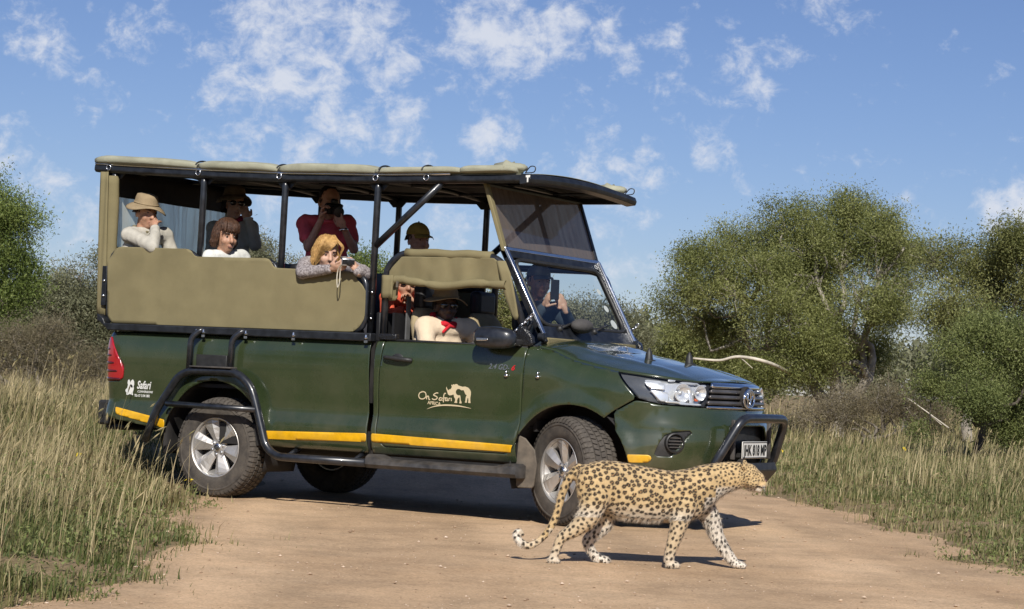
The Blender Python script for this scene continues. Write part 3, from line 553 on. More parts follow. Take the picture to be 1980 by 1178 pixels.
sw=[logo(*q) for q in ((203,468),(300,432),(420,412),(530,410),(660,420),(760,437),(852,458))];k_=np.array(bez(sw,6));decal('swoosh',CREAM,*ribbon(k_,.011*np.sin(np.linspace(.12,math.pi-.12,len(k_)))))
tv,tf=font_poly('2.4 GD-',.062,.35,.001);tv=tv*[.83,.85]+[2.447,1.083];tv[:,1]-=(tv[:,0]-2.447)*.03;decal('engine_badge',BRITE,tv,tf)
tv,tf=font_poly('6',.062,.35,.001);tv=tv*[.95,.85]+[2.632,1.077];decal('engine_badge',REDV,tv,tf)
tv,tf=font_poly('Safari',.088,.35,.002);tv=tv*[.72,1]+[-.790,.808];decal('white_lettering',WHITE,tv,tf)
tv,tf=font_poly('CONVERSIONS',.026,.2,.0005);tv=tv*[.88,.9]+[-.785,.777];decal('white_lettering',WHITE,tv,tf)
tv,tf=font_poly('TEL:+27 12 541 2802',.027,0,.0006);tv=tv*[.66,1]+[-.815,.744];decal('white_lettering',WHITE,tv,tf)
DG=[(140,700),(165,650),(225,595),(245,520),(262,455),(240,380),(265,250),(310,215),(350,280),(365,380),(395,280),(470,205),(530,290),(535,420),(500,540),(520,600),(495,690),(460,780),(480,910),(410,885),(330,850),(240,905),(180,890),(190,800),(150,760)]
q=np.array(DG,float);pv=np.stack([-.893+(236+q[:,0]/22.66-245)*.0053,.871-(724+q[:,1]/22.66-735)*.0041],1)
decal('animal_emblem',WHITE,*region([tuple(p) for p in pv],.005))
q=np.array([(345,470),(400,430),(440,450),(475,510),(450,580),(400,540)],float);decal('emblem_mark',BLKV,np.stack([-.893+(236+q[:,0]/22.66-245)*.0053,.871-(724+q[:,1]/22.66-735)*.0041],1),[(0,1,2,3,4,5)],.0055)
# number plate
pl=MB().box((4.128,0,.588),(.006,.44,.12)).obj('number_plate',WHITE,V,bevel=.003)
MB().tube([(4.132,y,z) for y,z in ((-.214,.534),(.214,.534),(.214,.642),(-.214,.642))],.003,6,closed=True).obj('plate_border',BLKV,pl)
tv,tf=font_poly('JHK 818 MP',.105,0,.0035)
tv[:,0]-=tv[:,0].min();tv[:,0]*=.405/tv[:,0].max();me=bpy.data.meshes.new('plate_lettering');me.from_pydata([(4.1345,a-.2025,.552+b*.98) for a,b in tv],[],tf);link('plate_lettering',me,BLKV,pl)
MB().box((4.09,0,.55),(.05,.36,.03)).obj('plate_bracket',PLAS,V)
# nudge bar
nb=MB().tube(rnd_path([(3.98,-.50,.36),(4.06,-.51,.50),(4.195,-.385,.812),(4.20,0,.815),(4.195,.385,.812),(4.06,.51,.50),(3.98,.50,.36)],.085,6),.033,14).obj('nudge_bar',STEEL,V,smooth=True)
MB().prism([(4.12,.50),(4.14,.44),(4.03,.31),(3.97,.33),(4.05,.46)],1,-.41,.41).obj('skid_plate',PLAS,nb,bevel=.01)
for y in (-.315,.315): MB().box((4.10,y,.66),(.03,.03,.28)).obj('bar_bracket',PLASD,nb,bevel=.006)
# rear step bumper
MB().box((-1.25,0,.60),(.14,1.52,.20)).box((-1.16,0,.49),(.2,1.46,.05)).obj('rear_bumper',PLAS,V,bevel=.02)
# ---- wheels
def wheel_meshes():
    b=MB();prof=[(-.10,.214),(-.122,.232),(-.131,.262),(-.1335,.298),(-.131,.335),(-.122,.361),(-.108,.374),(-.07,.379),(0,.381),(.07,.379),(.108,.374),(.122,.361),(.131,.335),(.1335,.298),(.131,.262),(.122,.232),(.10,.214)]
    b.lathe(prof,64,1,cap=False)
    b.lathe([(-.1325,.318),(-.1365,.322),(-.1365,.330),(-.1320,.335)],64,1,cap=False)
    ty=b.mesh('tyre',True);t=MB()
    nb_=58
    for row,(yc,wd,ph,sk) in enumerate(((-.096,.036,0,.10),(-.050,.040,.5,-.18),(0,.038,.15,.22),(.050,.040,.65,-.18),(.096,.036,.3,.10))):
        for i in range(nb_):
            a0=2*math.pi*(i+ph)/nb_;da=2*math.pi/nb_*.40
            Vv=[]
            for rr,sh in ((.372,1.0),(.3895 if abs(yc)<.08 else .385,.93)):
                for (u,w_) in ((-1,-1),(1,-1),(1,1),(-1,1)):
                    y=yc+w_*wd/2*sh;a=a0+u*da*sh+w_*sk*da
                    r_=rr-(.010 if (abs(y)>.108) else 0)
                    Vv.append((r_*math.cos(a),y,r_*math.sin(a)))
            t.add(Vv,[(4,5,6,7),(0,1,5,4),(1,2,6,5),(2,3,7,6),(3,0,4,7)])
    for sg in (-1,1):
        for i in range(nb_):
            a0=2*math.pi*(i+(0 if sg<0 else .3))/nb_;da=2*math.pi/nb_*.33;Vv=[]
            for dy,r_ in ((.108,.378),(.1235,.366),(.1325,.346)):
                for u in (-1,1): Vv.append((r_*math.cos(a0+u*da)+.0,sg*(dy+.003),r_*math.sin(a0+u*da)))
            t.add(Vv,[(0,1,3,2),(2,3,5,4)])
    tr=t.mesh('tread',False)
    r=MB();r.lathe([(-.112,.226),(-.120,.233),(-.124,.229),(-.118,.220),(-.09,.212),(-.03,.206),(.09,.20),(.09,.19),(-.03,.195),(-.085,.203)],56,1,closed=True);rim=r.mesh('rim',True);rim.set_sharp_from_angle(angle=rad(35))
    sp=[]
    q=MB()
    N1=8
    for k in range(1):
        secs=[]
        for rr,hw,yo,yr in ((.045,.034,-.074,-.084),(.075,.037,-.078,-.096),(.11,.046,-.084,-.106),(.15,.058,-.090,-.113),(.19,.070,-.098,-.117),(.216,.076,-.108,-.118)):
            secs.append([(rr,yo+.03,-hw*.9),(rr,yo,-hw),(rr,yr,-hw*.25),(rr,yo-.004,hw*.75),(rr,yo+.004,hw),(rr,yo+.03,hw*.9)])
        q.ringtube([[(p[0],p[1],p[2]) for p in s_] for s_ in secs])
    spk=q.mesh('spoke',False)
    h=MB().lathe([(-.02,.076),(-.07,.078),(-.084,.070),(-.086,.042),(-.092,.038),(-.094,.01),(-.0945,.002)],28,1).mesh('hub',True);h.set_sharp_from_angle(angle=rad(30))
    c=MB().lathe([(-.093,.034),(-.098,.032),(-.0985,.002)],24,1).mesh('centre_cap',True)
    nut=MB().lathe([(-.080,.011),(-.094,.010),(-.097,.006),(-.097,.002)],6,1).mesh('wheel_nut')
    e=MB()
    def rg(cx,cz,a,b_,r_): e.tube([(cx+a*math.cos(t),-.099,cz+b_*math.sin(t)) for t in np.linspace(0,2*math.pi,20,endpoint=False)],r_,6,closed=True)
    rg(0,0,.024,.017,.002);rg(0,.006,.016,.008,.0018);rg(0,0,.007,.015,.0018);em_=e.mesh('cap_emblem')
    d=MB().lathe([(-.03,.05),(-.03,.15),(-.02,.16),(.0,.16),(.0,.05)],32,1).mesh('brake_disc')
    bk=MB().lathe([(.03,.02),(.02,.19),(.06,.20),(.06,.02)],32,1).mesh('wheel_well_shade')  # dark disc stands in for the shade behind the spokes
    return dict(tyre=(ty,RUBR),tread=(tr,RUBW),rim=(rim,ALLOY),spoke=(spk,ALLOY),hub=(h,ALLOY),centre_cap=(c,BRITE),wheel_nut=(nut,BRITE),cap_emblem=(em_,PLAS),brake_disc=(d,PLASD),hub_shade=(bk,DARK))
WM=wheel_meshes()
for x,sg,st,ph in ((0,-1,0,12),(3.085,-1,-27,30),(0,1,0,40),(3.085,1,-27,5)):
    wh=bpy.data.objects.new('wheel',None);C.objects.link(wh);wh.parent=V;wh.location=(x,sg*.77,.384);wh.empty_display_size=.2
    rz=rad(st)+(math.pi if sg>0 else 0);wh.rotation_mode='XYZ';wh.matrix_local=Matrix.Translation((x,sg*.77,.384))@Matrix.Rotation(rz,4,'Z')@Matrix.Rotation(rad(ph),4,'Y')
    for nm in ('tyre','tread','rim','hub','centre_cap','cap_emblem','brake_disc','hub_shade'): link(nm,WM[nm][0],WM[nm][1],wh)
    for k in range(6):
        o=link('spoke',WM['spoke'][0],ALLOY,wh);o.rotation_euler=(0,rad(60*k),0)
        o=link('wheel_nut',WM['wheel_nut'][0],BRITE,wh);o.location=(.052*math.cos(rad(60*k+30)),0,.052*math.sin(rad(60*k+30)))
# ================= cage, roof, canvas, windscreen, seats =================
def zr(x): return np.interp(x,[-1.42,-.32,.5,1.35,2.6],[2.594,2.532,2.494,2.474,2.470])   # roof rail height
RX0,RX1=-1.41,2.62
# posts
for sg in (-1,1):
    rail=MB();P=[]
    for x in np.linspace(RX0,RX1,24): z=zr(x);P.append([(x,sg*.845,z+.012),(x,sg*.850,z-.028),(x,sg*.832,z-.045),(x,sg*.79,z-.045),(x,sg*.785,z+.012)])
    ro=rail.ringtube(P).obj('roof_rail',STEELM,V,bevel=.006)
    b=MB().tube([(x,sg*.842,zr(x)+.022) for x in np.linspace(RX0+.01,2.0,20)],.011,8).obj('awning_track',BRITE,ro,smooth=True)
    for x,zb in ((-1.23,1.30),(-.316,1.30),(.478,1.30),(1.335,1.24)):
        top=zr(x)-.03
        MB().tube(rnd_path([(x-.005,sg*.80,zb),(x+.006,sg*.80,top-.09),(x+.006,sg*.80,top)],.04),.026,12).obj('roof_post',STEEL,V,smooth=True)
        MB().prism([(x-.10,top),(x+.11,top),(x+.05,top-.06),(x-.04,top-.06)],1,sg*.785,sg*.775).obj('gusset',STEELM,V,bevel=.004)
    MB().tube([(1.912,sg*.80,2.44),(1.345,sg*.80,1.965)],.026,12).obj('diagonal_brace',STEEL,V,smooth=True)
    # canvas wrap on the rear corner post
    b=MB();rg=[]
    for z in np.linspace(1.62,2.515,14): rg.append([(-1.245+(.058+.004*math.sin(z*9))*math.cos(t)*1.25-.03*(z-1.9),sg*.80+(.046)*math.sin(t),z) for t in np.linspace(0,2*math.pi,16,endpoint=False)])
    b.ringtube(rg).obj('rolled_corner_canvas',CANV,V,smooth=True)
    P=np.array([[(-1.225-.085*u-.03*(z-1.9),sg*(.858+.006*math.sin(8*u+z*3)),z) for u in np.linspace(0,1,6)] for z in np.linspace(1.38,2.545,16)]);b=MB().grid(P);sheet('corner_flap',b.v,b.f,CANV,V,.006,0)
    MB().box((-1.21,sg*.872,1.62),(.05,.03,.32)).obj('corner_latch_plate',STEELM,V,bevel=.004)
    for z in (1.54,1.66): MB().ell((-1.205,sg*.89,z),.012).obj('rail_bolt',BRITE,V,smooth=True)
    # side canvas
    CP=[(-1.15,1.375),(-1.10,1.322),(1.20,1.312),(1.25,1.318),(1.30,1.36),(1.335,1.42),(1.335,1.62),(1.305,1.665),(1.255,1.70),(1.235,1.745),(1.20,1.765),(.52,1.782),(.475,1.795),(.445,1.845),(.405,1.857),(-.265,1.862),(-.30,1.872),(-.325,1.912),(-.365,1.922),(-1.04,1.935),(-1.09,1.925),(-1.135,1.86),(-1.172,1.82)]
    G,F=grid2(-1.19,1.36,1.29,1.95,.03);G,F=clip(G,F,lambda a,b:sdpoly(a,b,CP))
    yy=[sg*(.898+.010*noise.noise((a*1.3,b*2.5,sg))+.004*noise.noise((a*7,b*9,2))) for a,b in G]
    cs=sheet('side_canvas',[(a,y,b) for (a,b),y in zip(G,yy)],F if sg<0 else [f[::-1] for f in F],CANV,V,.005,-1)
    FR=[(-1.165,1.33),(1.325,1.325),(1.325,1.735),(.50,1.755),(.455,1.83),(-.27,1.838),(-.335,1.895),(-1.155,1.905)]
    MB().tube(rnd_path([(x,sg*.868,z) for x,z in FR],.10,6,closed=True),.021,10,closed=True).obj('canvas_frame',STEEL,V,smooth=True)
    for z in (1.42,1.615): MB().ell((1.352,sg*.83,z),.012).obj('rail_bolt',BRITE,V,smooth=True)
    # rolled awning on the roof edge
    zz=lambda x:zr(x)+.03
    for x0,x1,rz_ in ((-1.405,-.335,.040),(-.335,.45,.041),(.45,1.36,.045),(1.33,2.10,.031),(2.08,2.56,.032)):
        rg=[];n=22
        for u in np.linspace(0,1,n):
            x=x0+(x1-x0)*u;e=min(1,1-.38*math.exp(-u*14)-.38*math.exp(-(1-u)*14));q=1+.13*noise.noise((x*2.6,3,sg));hz=rz_*e*q*.88
            rg.append([(x,sg*.80+.088*e*np.sign(math.cos(t))*abs(math.cos(t))**.55*(1+.06*noise.noise((x*5,math.cos(t)*2,math.sin(t)*2))),zz(x)+hz*.80+hz*np.sign(math.sin(t))*abs(math.sin(t))**.7*(1+.18*noise.noise((x*3.5,math.cos(t)*3+9,math.sin(t)*3))+.10*math.sin(5*t+x*1.3))) for t in np.linspace(0,2*math.pi,22,endpoint=False)])
        MB().ringtube(rg).obj('rolled_awning',CANVR,V,smooth=True)
    rg=[[(x,sg*.79+.07*e*math.cos(t),zz(x)+.035+.04*e*math.sin(t)*(1+.3*math.sin(5*t+x*9))) for t in np.linspace(0,2*math.pi,14,endpoint=False)] for x,e in ((2.36,.8),(2.44,1.05),(2.47,1.4),(2.49,1.0),(2.56,.75),(2.60,.5))]
    MB().ringtube(rg).obj('rolled_awning',CANVR,V,smooth=True)
    MB().tube(bez([(2.60,sg*.79,2.50),(2.64,sg*.79,2.545),(2.68,sg*.79,2.54),(2.67,sg*.79,2.505),(2.60,sg*.79,2.50)],6),.004,6).obj('awning_cord',PLAS,V)
    for x in (-.33,.46,1.40,1.78):
        st=MB();st.tube([(x+.012*math.sin(t),sg*.80+.092*math.cos(t),zz(x)+.022+.036*math.sin(t)) for t in np.linspace(-.5,math.pi,12)],.007,6);st.obj('awning_strap',PLAS,V)
    for x in (-1.25,-.33,.46,1.35,1.80):
        MB().tube([(x+.022*math.cos(t),sg*.857,zr(x)-.004+.022*math.sin(t)) for t in np.linspace(0,2*math.pi,14,endpoint=False)],.0045,6,closed=True).obj('tie_ring',BRITE,V,smooth=True)
# roof skin and lining, front and rear beams
P=np.array([[(x,y,zr(x)+.015+.05*(1-(y/.83)**2)) for y in np.linspace(-.83,.83,13)] for x in np.linspace(RX0+.005,RX1,20)])
b=MB().grid(P);sheet('roof_canvas',b.v,b.f,CANVR,V,.004,1)
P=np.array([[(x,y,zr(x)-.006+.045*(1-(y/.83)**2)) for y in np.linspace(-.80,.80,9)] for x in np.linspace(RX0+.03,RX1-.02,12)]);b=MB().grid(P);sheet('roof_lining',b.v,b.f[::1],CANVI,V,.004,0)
b=MB();rg=[]
for y in np.linspace(-.85,.85,24):
    c=.035*(1-(y/.85)**2);z=zr(RX1)+c;rg.append([(RX1-.02,y,z+.02),(RX1+.045,y,z+.012),(RX1+.06,y,z-.02),(RX1+.05,y,z-.05),(RX1-.03,y,z-.06),(RX1-.04,y,z-.01)])
b.ringtube(rg).obj('front_roof_beam',STEELM,V,bevel=.005)
MB().box((RX0+.02,0,zr(RX0)-.012),(.05,1.68,.06)).obj('rear_roof_beam',STEELM,V,bevel=.01)
for x in (-.31,.48,1.34,2.2): MB().tube([(x,y,zr(x)-.03+.035*(1-(y/.83)**2)) for y in np.linspace(-.80,.80,9)],.018,8).obj('roof_bow',STEELM,V,smooth=True)
for y in (-.35,.35): MB().tube([(x,y,zr(x)-.012) for x in np.linspace(RX0+.05,2.55,10)],.012,6).obj('roof_runner',STEELM,V,smooth=True)
MB().box((2.655,-.845,2.468),(.034,.012,.018)).box((2.655,-.845,2.445),(.014,.012,.04)).obj('roof_latch',WHITE,V,bevel=.003)
# rear curtain with milky window; inside shade painted into its dark canvas
P=np.array([[(-1.30+.012*math.sin(y*9+z*4),y,z) for y in np.linspace(-.80,.80,17)] for z in np.linspace(2.36,2.56,5)]);b=MB().grid(P);sheet('rear_curtain',b.v,b.f,CANVI,V,.006,0)
P=np.array([[(-1.30+.012*math.sin(y*9+z*4),y,z) for y in np.linspace(-.80,.80,17)] for z in np.linspace(1.95,2.36,8)]);b=MB().grid(P);sheet('rear_window',b.v,b.f,PVC,V,.0,0)
MB().box((-1.30,0,1.64),(.03,1.66,.62)).obj('rear_panel',SEATB,V,bevel=.01)
# windscreen (folding frame) and tinted upper screen
W0,W1=np.array([2.745,1.355]),np.array([2.410,1.948]);wd=W1-W0
def wp(u,y,o=0.): # u 0 bottom .. 1 top, o outwards (forward)
    n=np.array([-wd[1],wd[0]])/np.linalg.norm(wd)*-1;p=W0+wd*u+n*o;return (p[0],y,p[1])
ws=bpy.data.objects.new('windscreen',None);C.objects.link(ws);ws.parent=V;ws.empty_display_size=.1
for sg in (-1,1):
    MB().ringtube([[wp(u,sg*y,o) for y,o in ((.735,-.025),(.735,.022),(.675,.022),(.675,-.025))] for u in (-.08,.5,1.05)]).obj('frame_post',STEELM,ws,bevel=.005)
    MB().ringtube([[wp(u,sg*y,o) for y,o in ((.742,.012),(.742,.030),(.712,.034),(.708,.022))] for u in (-.03,.5,1.0)]).obj('bright_edge_strip',BRITE,ws,bevel=.003)
    MB().lathe([(0,.030),(.04,.030),(.046,.022),(.05,.004)],14,0,(2.745,sg*.735,1.325)).obj('hinge',STEELM,ws,smooth=True,ang=35)
    MB().tube(bez([(2.64,sg*.80,1.30),(2.69,sg*.77,1.42),(2.665,sg*.76,1.47)],5),.016,8).obj('stay',STEELM,ws,smooth=True)
    ch=MB()
    for k in range(7):
        c=np.array([2.60+.022*k,sg*.835,1.355+.020*k])
        ch.tube([c+np.array([.017*math.cos(t),.009*math.sin(t)*(1 if k%2 else -.2),.015*math.cos(t)+.011*math.sin(t)]) for t in np.linspace(0,2*math.pi,10,endpoint=False)],.0045,6,closed=True)
    ch.obj('chain',BRITE,ws,smooth=True)
MB().ringtube([[wp(u,y,o) for u,o in ((-.115,-.02),(-.115,.02),(.075,.02),(.075,-.02))] for y in (-.735,0,.735)]).obj('lower_frame',STEELM,ws,bevel=.005)
MB().ringtube([[wp(u,y,o) for u,o in ((.90,-.02),(.90,.02),(1.02,.02),(1.02,-.02))] for y in (-.735,0,.735)]).obj('upper_frame',STEELM,ws,bevel=.005)
# rubber border with rounded corners
ip=rnd_path([(-.66,.09),(.66,.09),(.66,.885),(-.66,.885)],.12,6,closed=True)
MB().tube([wp(p[1],p[0],.012) for p in ip],.016,8,closed=True).obj('rubber_seal',PLAS,ws,smooth=True)
b=MB().add([wp(u,y,.004) for u,y in ((.05,-.70),(.05,.70),(.93,.70),(.93,-.70))],[(0,1,2,3)]);b.obj('glass_pane',GLASS,ws)
for u,y,r in ((.20,.555,.045),(.40,.545,.034),(.62,.55,.03)):
    P=[wp(u+.9*r*math.sin(t)*1.4,y+r*math.cos(t),-.004) for t in np.linspace(0,2*math.pi,20,endpoint=False)];MB().add(P,[tuple(range(20))]).obj('licence_disc',WHITE,ws)
MB().add([wp(u,y,-.004) for u,y in ((.075,-.56),(.075,-.48),(.11,-.48),(.11,-.56))],[(0,1,2,3)]).obj('sticker',mat('green_sticker',(.05,.45,.25),rough=.4),ws)
for y0,y1 in ((-.44,-.15),(.10,.35)): MB().tube([wp(.05,y0,.03),wp(.10,(y0+y1)/2,.045),wp(.145,y1,.03)],.009,6).tube([wp(.05,y0,.0),wp(.05,y0,.04)],.022,8).obj('wiper',PLAS,ws,smooth=True)
MB().ell(wp(.06,-.18,.075),(.07,.125,.055)).obj('wiper_motor_cover',mat('grey_cloth_cover',(.075,.07,.068),rough=.9,bump=.5,bs=25),ws,smooth=True)
MB().tube(bez([(2.83,-.1,1.30),(2.86,.0,1.31),(2.84,.12,1.30)],5),.008,6).obj('hose',PLAS,ws)
MB().ringtube([[(2.80,y,1.262),(2.80,y,1.32),(2.79,y,1.325),(2.74,y,1.30),(2.74,y,1.26)] for y in (-.70,-.3,.3,.70)]).obj('cowl_canvas',CANV,V,bevel=.008)
# upper tinted screen
T0,T1=np.array([2.412,1.948]),np.array([2.235,2.43])
def tp(u,y,o=0.): p=T0+(T1-T0)*u;return (p[0]+o,y,p[1])
ts=bpy.data.objects.new('upper_screen',None);C.objects.link(ts);ts.parent=V;ts.empty_display_size=.1
b=MB().add([tp(u,y,.008) for u,y in ((.02,-.70),(.02,.70),(.99,.70),(.99,-.70))],[(0,1,2,3)]);b.obj('tinted_sheet',TINT,ts)
MB().ringtube([[tp(u,y,o) for u,o in ((0,-.015),(0,.025),(.055,.025),(.055,-.015))] for y in (-.735,.735)]).obj('bright_bottom_bar',BRITE,ts,bevel=.004)
MB().tube([tp(1.0,-.74),tp(1.0,.74)],.02,8).obj('top_bar',STEELM,ts)
MB().ringtube([[tp(u,y,o) for y,o in ((-.745,-.014),(-.745,.018),(-.695,.018),(-.695,-.014))] for u in (-.02,.5,1.02)]).obj('side_bar',CANV,ts,bevel=.006)
MB().ringtube([[tp(u,y,o) for y,o in ((.74,-.014),(.74,.018),(.70,.018),(.70,-.014))] for u in (-.02,.5,1.02)]).obj('side_bar',STEELM,ts,bevel=.006)
MB().ringtube([[tp(u,y,o) for y,o in ((-.025,-.018),(-.025,.0),(.025,.0),(.025,-.018))] for u in (0,.5,1.02)]).obj('centre_bar',STEELM,ts,bevel=.004)
# door hoops with rolled blind
for sg in (-1,1):
    MB().tube(rnd_path([(1.452,sg*.80,1.25),(1.452,sg*.80,1.80),(1.575,sg*.80,1.912),(2.35,sg*.80,1.895),(2.45,sg*.80,1.85),(2.70,sg*.80,1.28)],.10,6),.028,12).obj('door_hoop',STEEL,V,smooth=True)
    if sg>0: continue
    b=MB();rg=[[(x,sg*.80+.040*math.cos(t),zc+.036*math.sin(t)+.004*math.sin(x*21)) for t in np.linspace(0,2*math.pi,14,endpoint=False)] for x,zc in zip(np.linspace(1.625,2.36,12),np.linspace(1.912,1.898,12))];b.ringtube(rg).obj('blind_sleeve',CANV,V,smooth=True)
    BP=[(1.475,1.60),(1.50,1.78),(1.60,1.885),(2.40,1.88),(2.47,1.835),(2.53,1.72),(2.50,1.66),(2.2,1.665),(1.9,1.66),(1.7,1.68),(1.58,1.70),(1.565,1.56),(1.50,1.555)]
    G,F=grid2(1.45,2.55,1.53,1.90,.025);G,F=clip(G,F,lambda a,b:sdpoly(a,b,BP))
    Y=[sg*(.836+.026*noise.noise((a*6,b*2.2,4))+.010*math.sin(a*23+b*5)*(1.92-b)*3+.008*noise.noise((a*16,b*9,1))) for a,b in G];sheet('door_blind',[(a,y,b) for (a,b),y in zip(G,Y)],F if sg<0 else [f[::-1] for f in F],CANV,V,.006,-1)
    rg=[]
    for u in np.linspace(0,1,26):
        x=1.57+u*.95;sag=-.018*math.sin(math.pi*u)+.010*math.sin(u*11)+(.012 if u<.1 else 0);tie=min(abs(u-.28),abs(u-.85));e=1-.30*math.exp(-(tie/.03)**2);r_=.031*e*(1+.25*noise.noise((x*8,1,1)))
        rg.append([(x,sg*.852+r_*math.cos(t),1.698+sag+r_*1.0*math.sin(t)) for t in np.linspace(0,2*math.pi,12,endpoint=False)])
    MB().ringtube(rg,cap=False).obj('rolled_blind',CANV,V,smooth=True)
    P=np.array([[(x0+(x1-x0)*u,sg*(.850+.008*math.sin(6*v_+u*4)),z) for u in np.linspace(0,1,5)] for v_,(x0,x1,z) in zip(np.linspace(0,1,7),((2.43,2.50,1.86),(2.46,2.545,1.77),(2.49,2.575,1.68),(2.515,2.60,1.60),(2.545,2.62,1.53),(2.57,2.632,1.47),(2.60,2.625,1.44)))]);b=MB().grid(P);sheet('blind_strap',b.v,b.f,CANV,V,.006,0)
    P=np.array([[(1.425+.10*u+.01*z,sg*(.842+.006*math.sin(7*u)),z) for u in np.linspace(0,1,5)] for z in np.linspace(1.575,1.745,5)]);b=MB().grid(P);sheet('blind_strap',b.v,b.f,CANV,V,.006,0)
    MB().tube([(1.60,sg*.875,1.655),(1.605,sg*.88,1.70)],.010,6).obj('strap_hook',BRITE,V)
# cab interior
def seat(name,x,y,m,top=1.62):
    b=MB();rg=[]
    for u,(xx,z,hw,hd) in enumerate(((0.02,.98,.24,.08),(-.02,1.10,.25,.085),(-.06,1.25,.26,.08),(-.10,1.40,.25,.07),(-.125,1.48,.20,.06),(-.135,1.52,.14,.05))):
        rg.append([(x+xx+hd*math.cos(t),y+hw*np.sign(math.sin(t))*abs(math.sin(t))**.6,z) for t in np.linspace(0,2*math.pi,16,endpoint=False)])
    s_=b.ringtube(rg).obj(name,m,V,smooth=True)
    MB().box((x+.25,y,.96),(.52,.48,.16)).obj('seat_cushion',m,s_,bevel=.05,seg=3)
    MB().box((x-.14,y,1.60),(.10,.27,.19)).obj('headrest',SEATB,s_,bevel=.035,seg=3)
    return s_
seat('front_seat',1.72,-.42,SEATT);seat('front_seat',1.72,.40,SEATT)
MB().prism([(2.42,1.10),(2.45,1.20),(2.52,1.255),(2.74,1.265),(2.74,.85),(2.50,.85)],1,-.78,.78).obj('dashboard',PLAS,V,bevel=.02)
st_=MB();c_=np.array([2.30,-.42,1.20]);ax_=np.array([-.9,0,.45]);ax_/=np.linalg.norm(ax_);u_=np.array([0,1,0]);v_=np.cross(ax_,u_)
st_.tube([c_+.18*(math.cos(t)*u_+math.sin(t)*v_) for t in np.linspace(0,2*math.pi,28,endpoint=False)],.015,8,closed=True)
for a in (0,math.pi,-math.pi/2): st_.tube([c_-ax_*.03,c_+.18*(math.cos(a)*u_+math.sin(a)*v_)],.014,6)
st_.tube([c_-ax_*.02,c_-ax_*.25],.025,8);st_.obj('steering_wheel',PLAS,V,smooth=True)
MB().box((1.50,0,1.36),(.02,1.5,.22)).obj('cab_rear_net',SEATB,V)
for y in (-.62,): MB().box((1.545,y,1.42),(.012,.05,.36)).obj('seat_belt',mat('grey_webbing',(.12,.12,.12),rough=.8),V)
# passenger benches on stepped platforms
for x,zb in ((-.95,1.36),(-.10,1.32),(.72,1.26)):
    bb=MB().box((x+.18,0,zb),(.50,1.52,.10)).obj('bench',SEATB,V,bevel=.03,seg=3)
    MB().box((x-.12,0,zb+.30),(.09,1.52,.54),Matrix.Rotation(rad(-8),3,'Y')).obj('bench_back',SEATB,bb,bevel=.03,seg=3)
    MB().box((x+.15,0,(zb+.88)/2),(.44,1.46,zb-.95)).obj('bench_box',DARK,bb)
for sg in (-1,1): MB().box((.16,sg*.858,1.08),(2.40,.02,.36)).obj('inner_side',DARK,V)
MB().box((1.38,0,1.36),(.04,1.55,.22)).obj('bulkhead',SEATB,V,bevel=.01)
# ================= the people in the pickup =================
def skinmat(n,c): return mat(n,c,rough=.55,var=.10,vs_=22,sub=.12,bump=.08,bs=180)
SK_L=skinmat('light_skin',(.55,.33,.23));SK_T=skinmat('tanned_skin',(.46,.25,.16));SK_D=skinmat('dark_skin',(.075,.042,.030));SK_R=skinmat('ruddy_skin',(.52,.28,.20))
def cloth(n,c,var=.10,b=.3): return mat(n,c,rough=.9,var=var,vs_=9,bump=b,bs=120,spec=.2)
EYEW=mat('eye_white',(.42,.36,.32),rough=.2);EYED=mat('eye_dark',(.015,.012,.01),rough=.15);LIP=mat('lips',(.42,.20,.155),rough=.5);LIPD=mat('dark_lips',(.13,.06,.055),rough=.5)
def hairmat(n,c,c2): return mat(n,c,rough=.5,var=.2,vs_=45,col2=c2,bump=.5,bs=140,spec=.4)
H_BR=hairmat('brown_hair',(.10,.048,.026),(.035,.016,.010));H_BL=hairmat('blonde_hair',(.62,.38,.14),(.33,.18,.06));H_DK=hairmat('dark_hair',(.018,.013,.011),(.008,.006,.005));H_GY=hairmat('grey_brown_hair',(.12,.085,.06),(.05,.035,.028))
HATM=cloth('khaki_hat_cloth',(.33,.25,.15));HATD=cloth('olive_hat_cloth',(.16,.125,.085));DENIM=cloth('dark_trousers',(.045,.045,.055));GREYT=cloth('grey_trousers',(.11,.10,.10))
LENSD=mat('sunglass_lens',(.008,.008,.010),rough=.08,coat=1);CAMB=mat('camera_black',(.012,.012,.013),rough=.4);SILV=mat('camera_silver',(.62,.62,.64),rough=.3,metal=.7)
def un(v): v=np.array(v,float);return v/np.linalg.norm(v)
def frame(face,roll=0.):
    f=un(face);r=un(np.cross(f,[0,0,1]));u=np.cross(r,f);c,s=math.cos(roll),math.sin(roll);r,u=r*c+u*s,u*c-r*s;return r,f,u
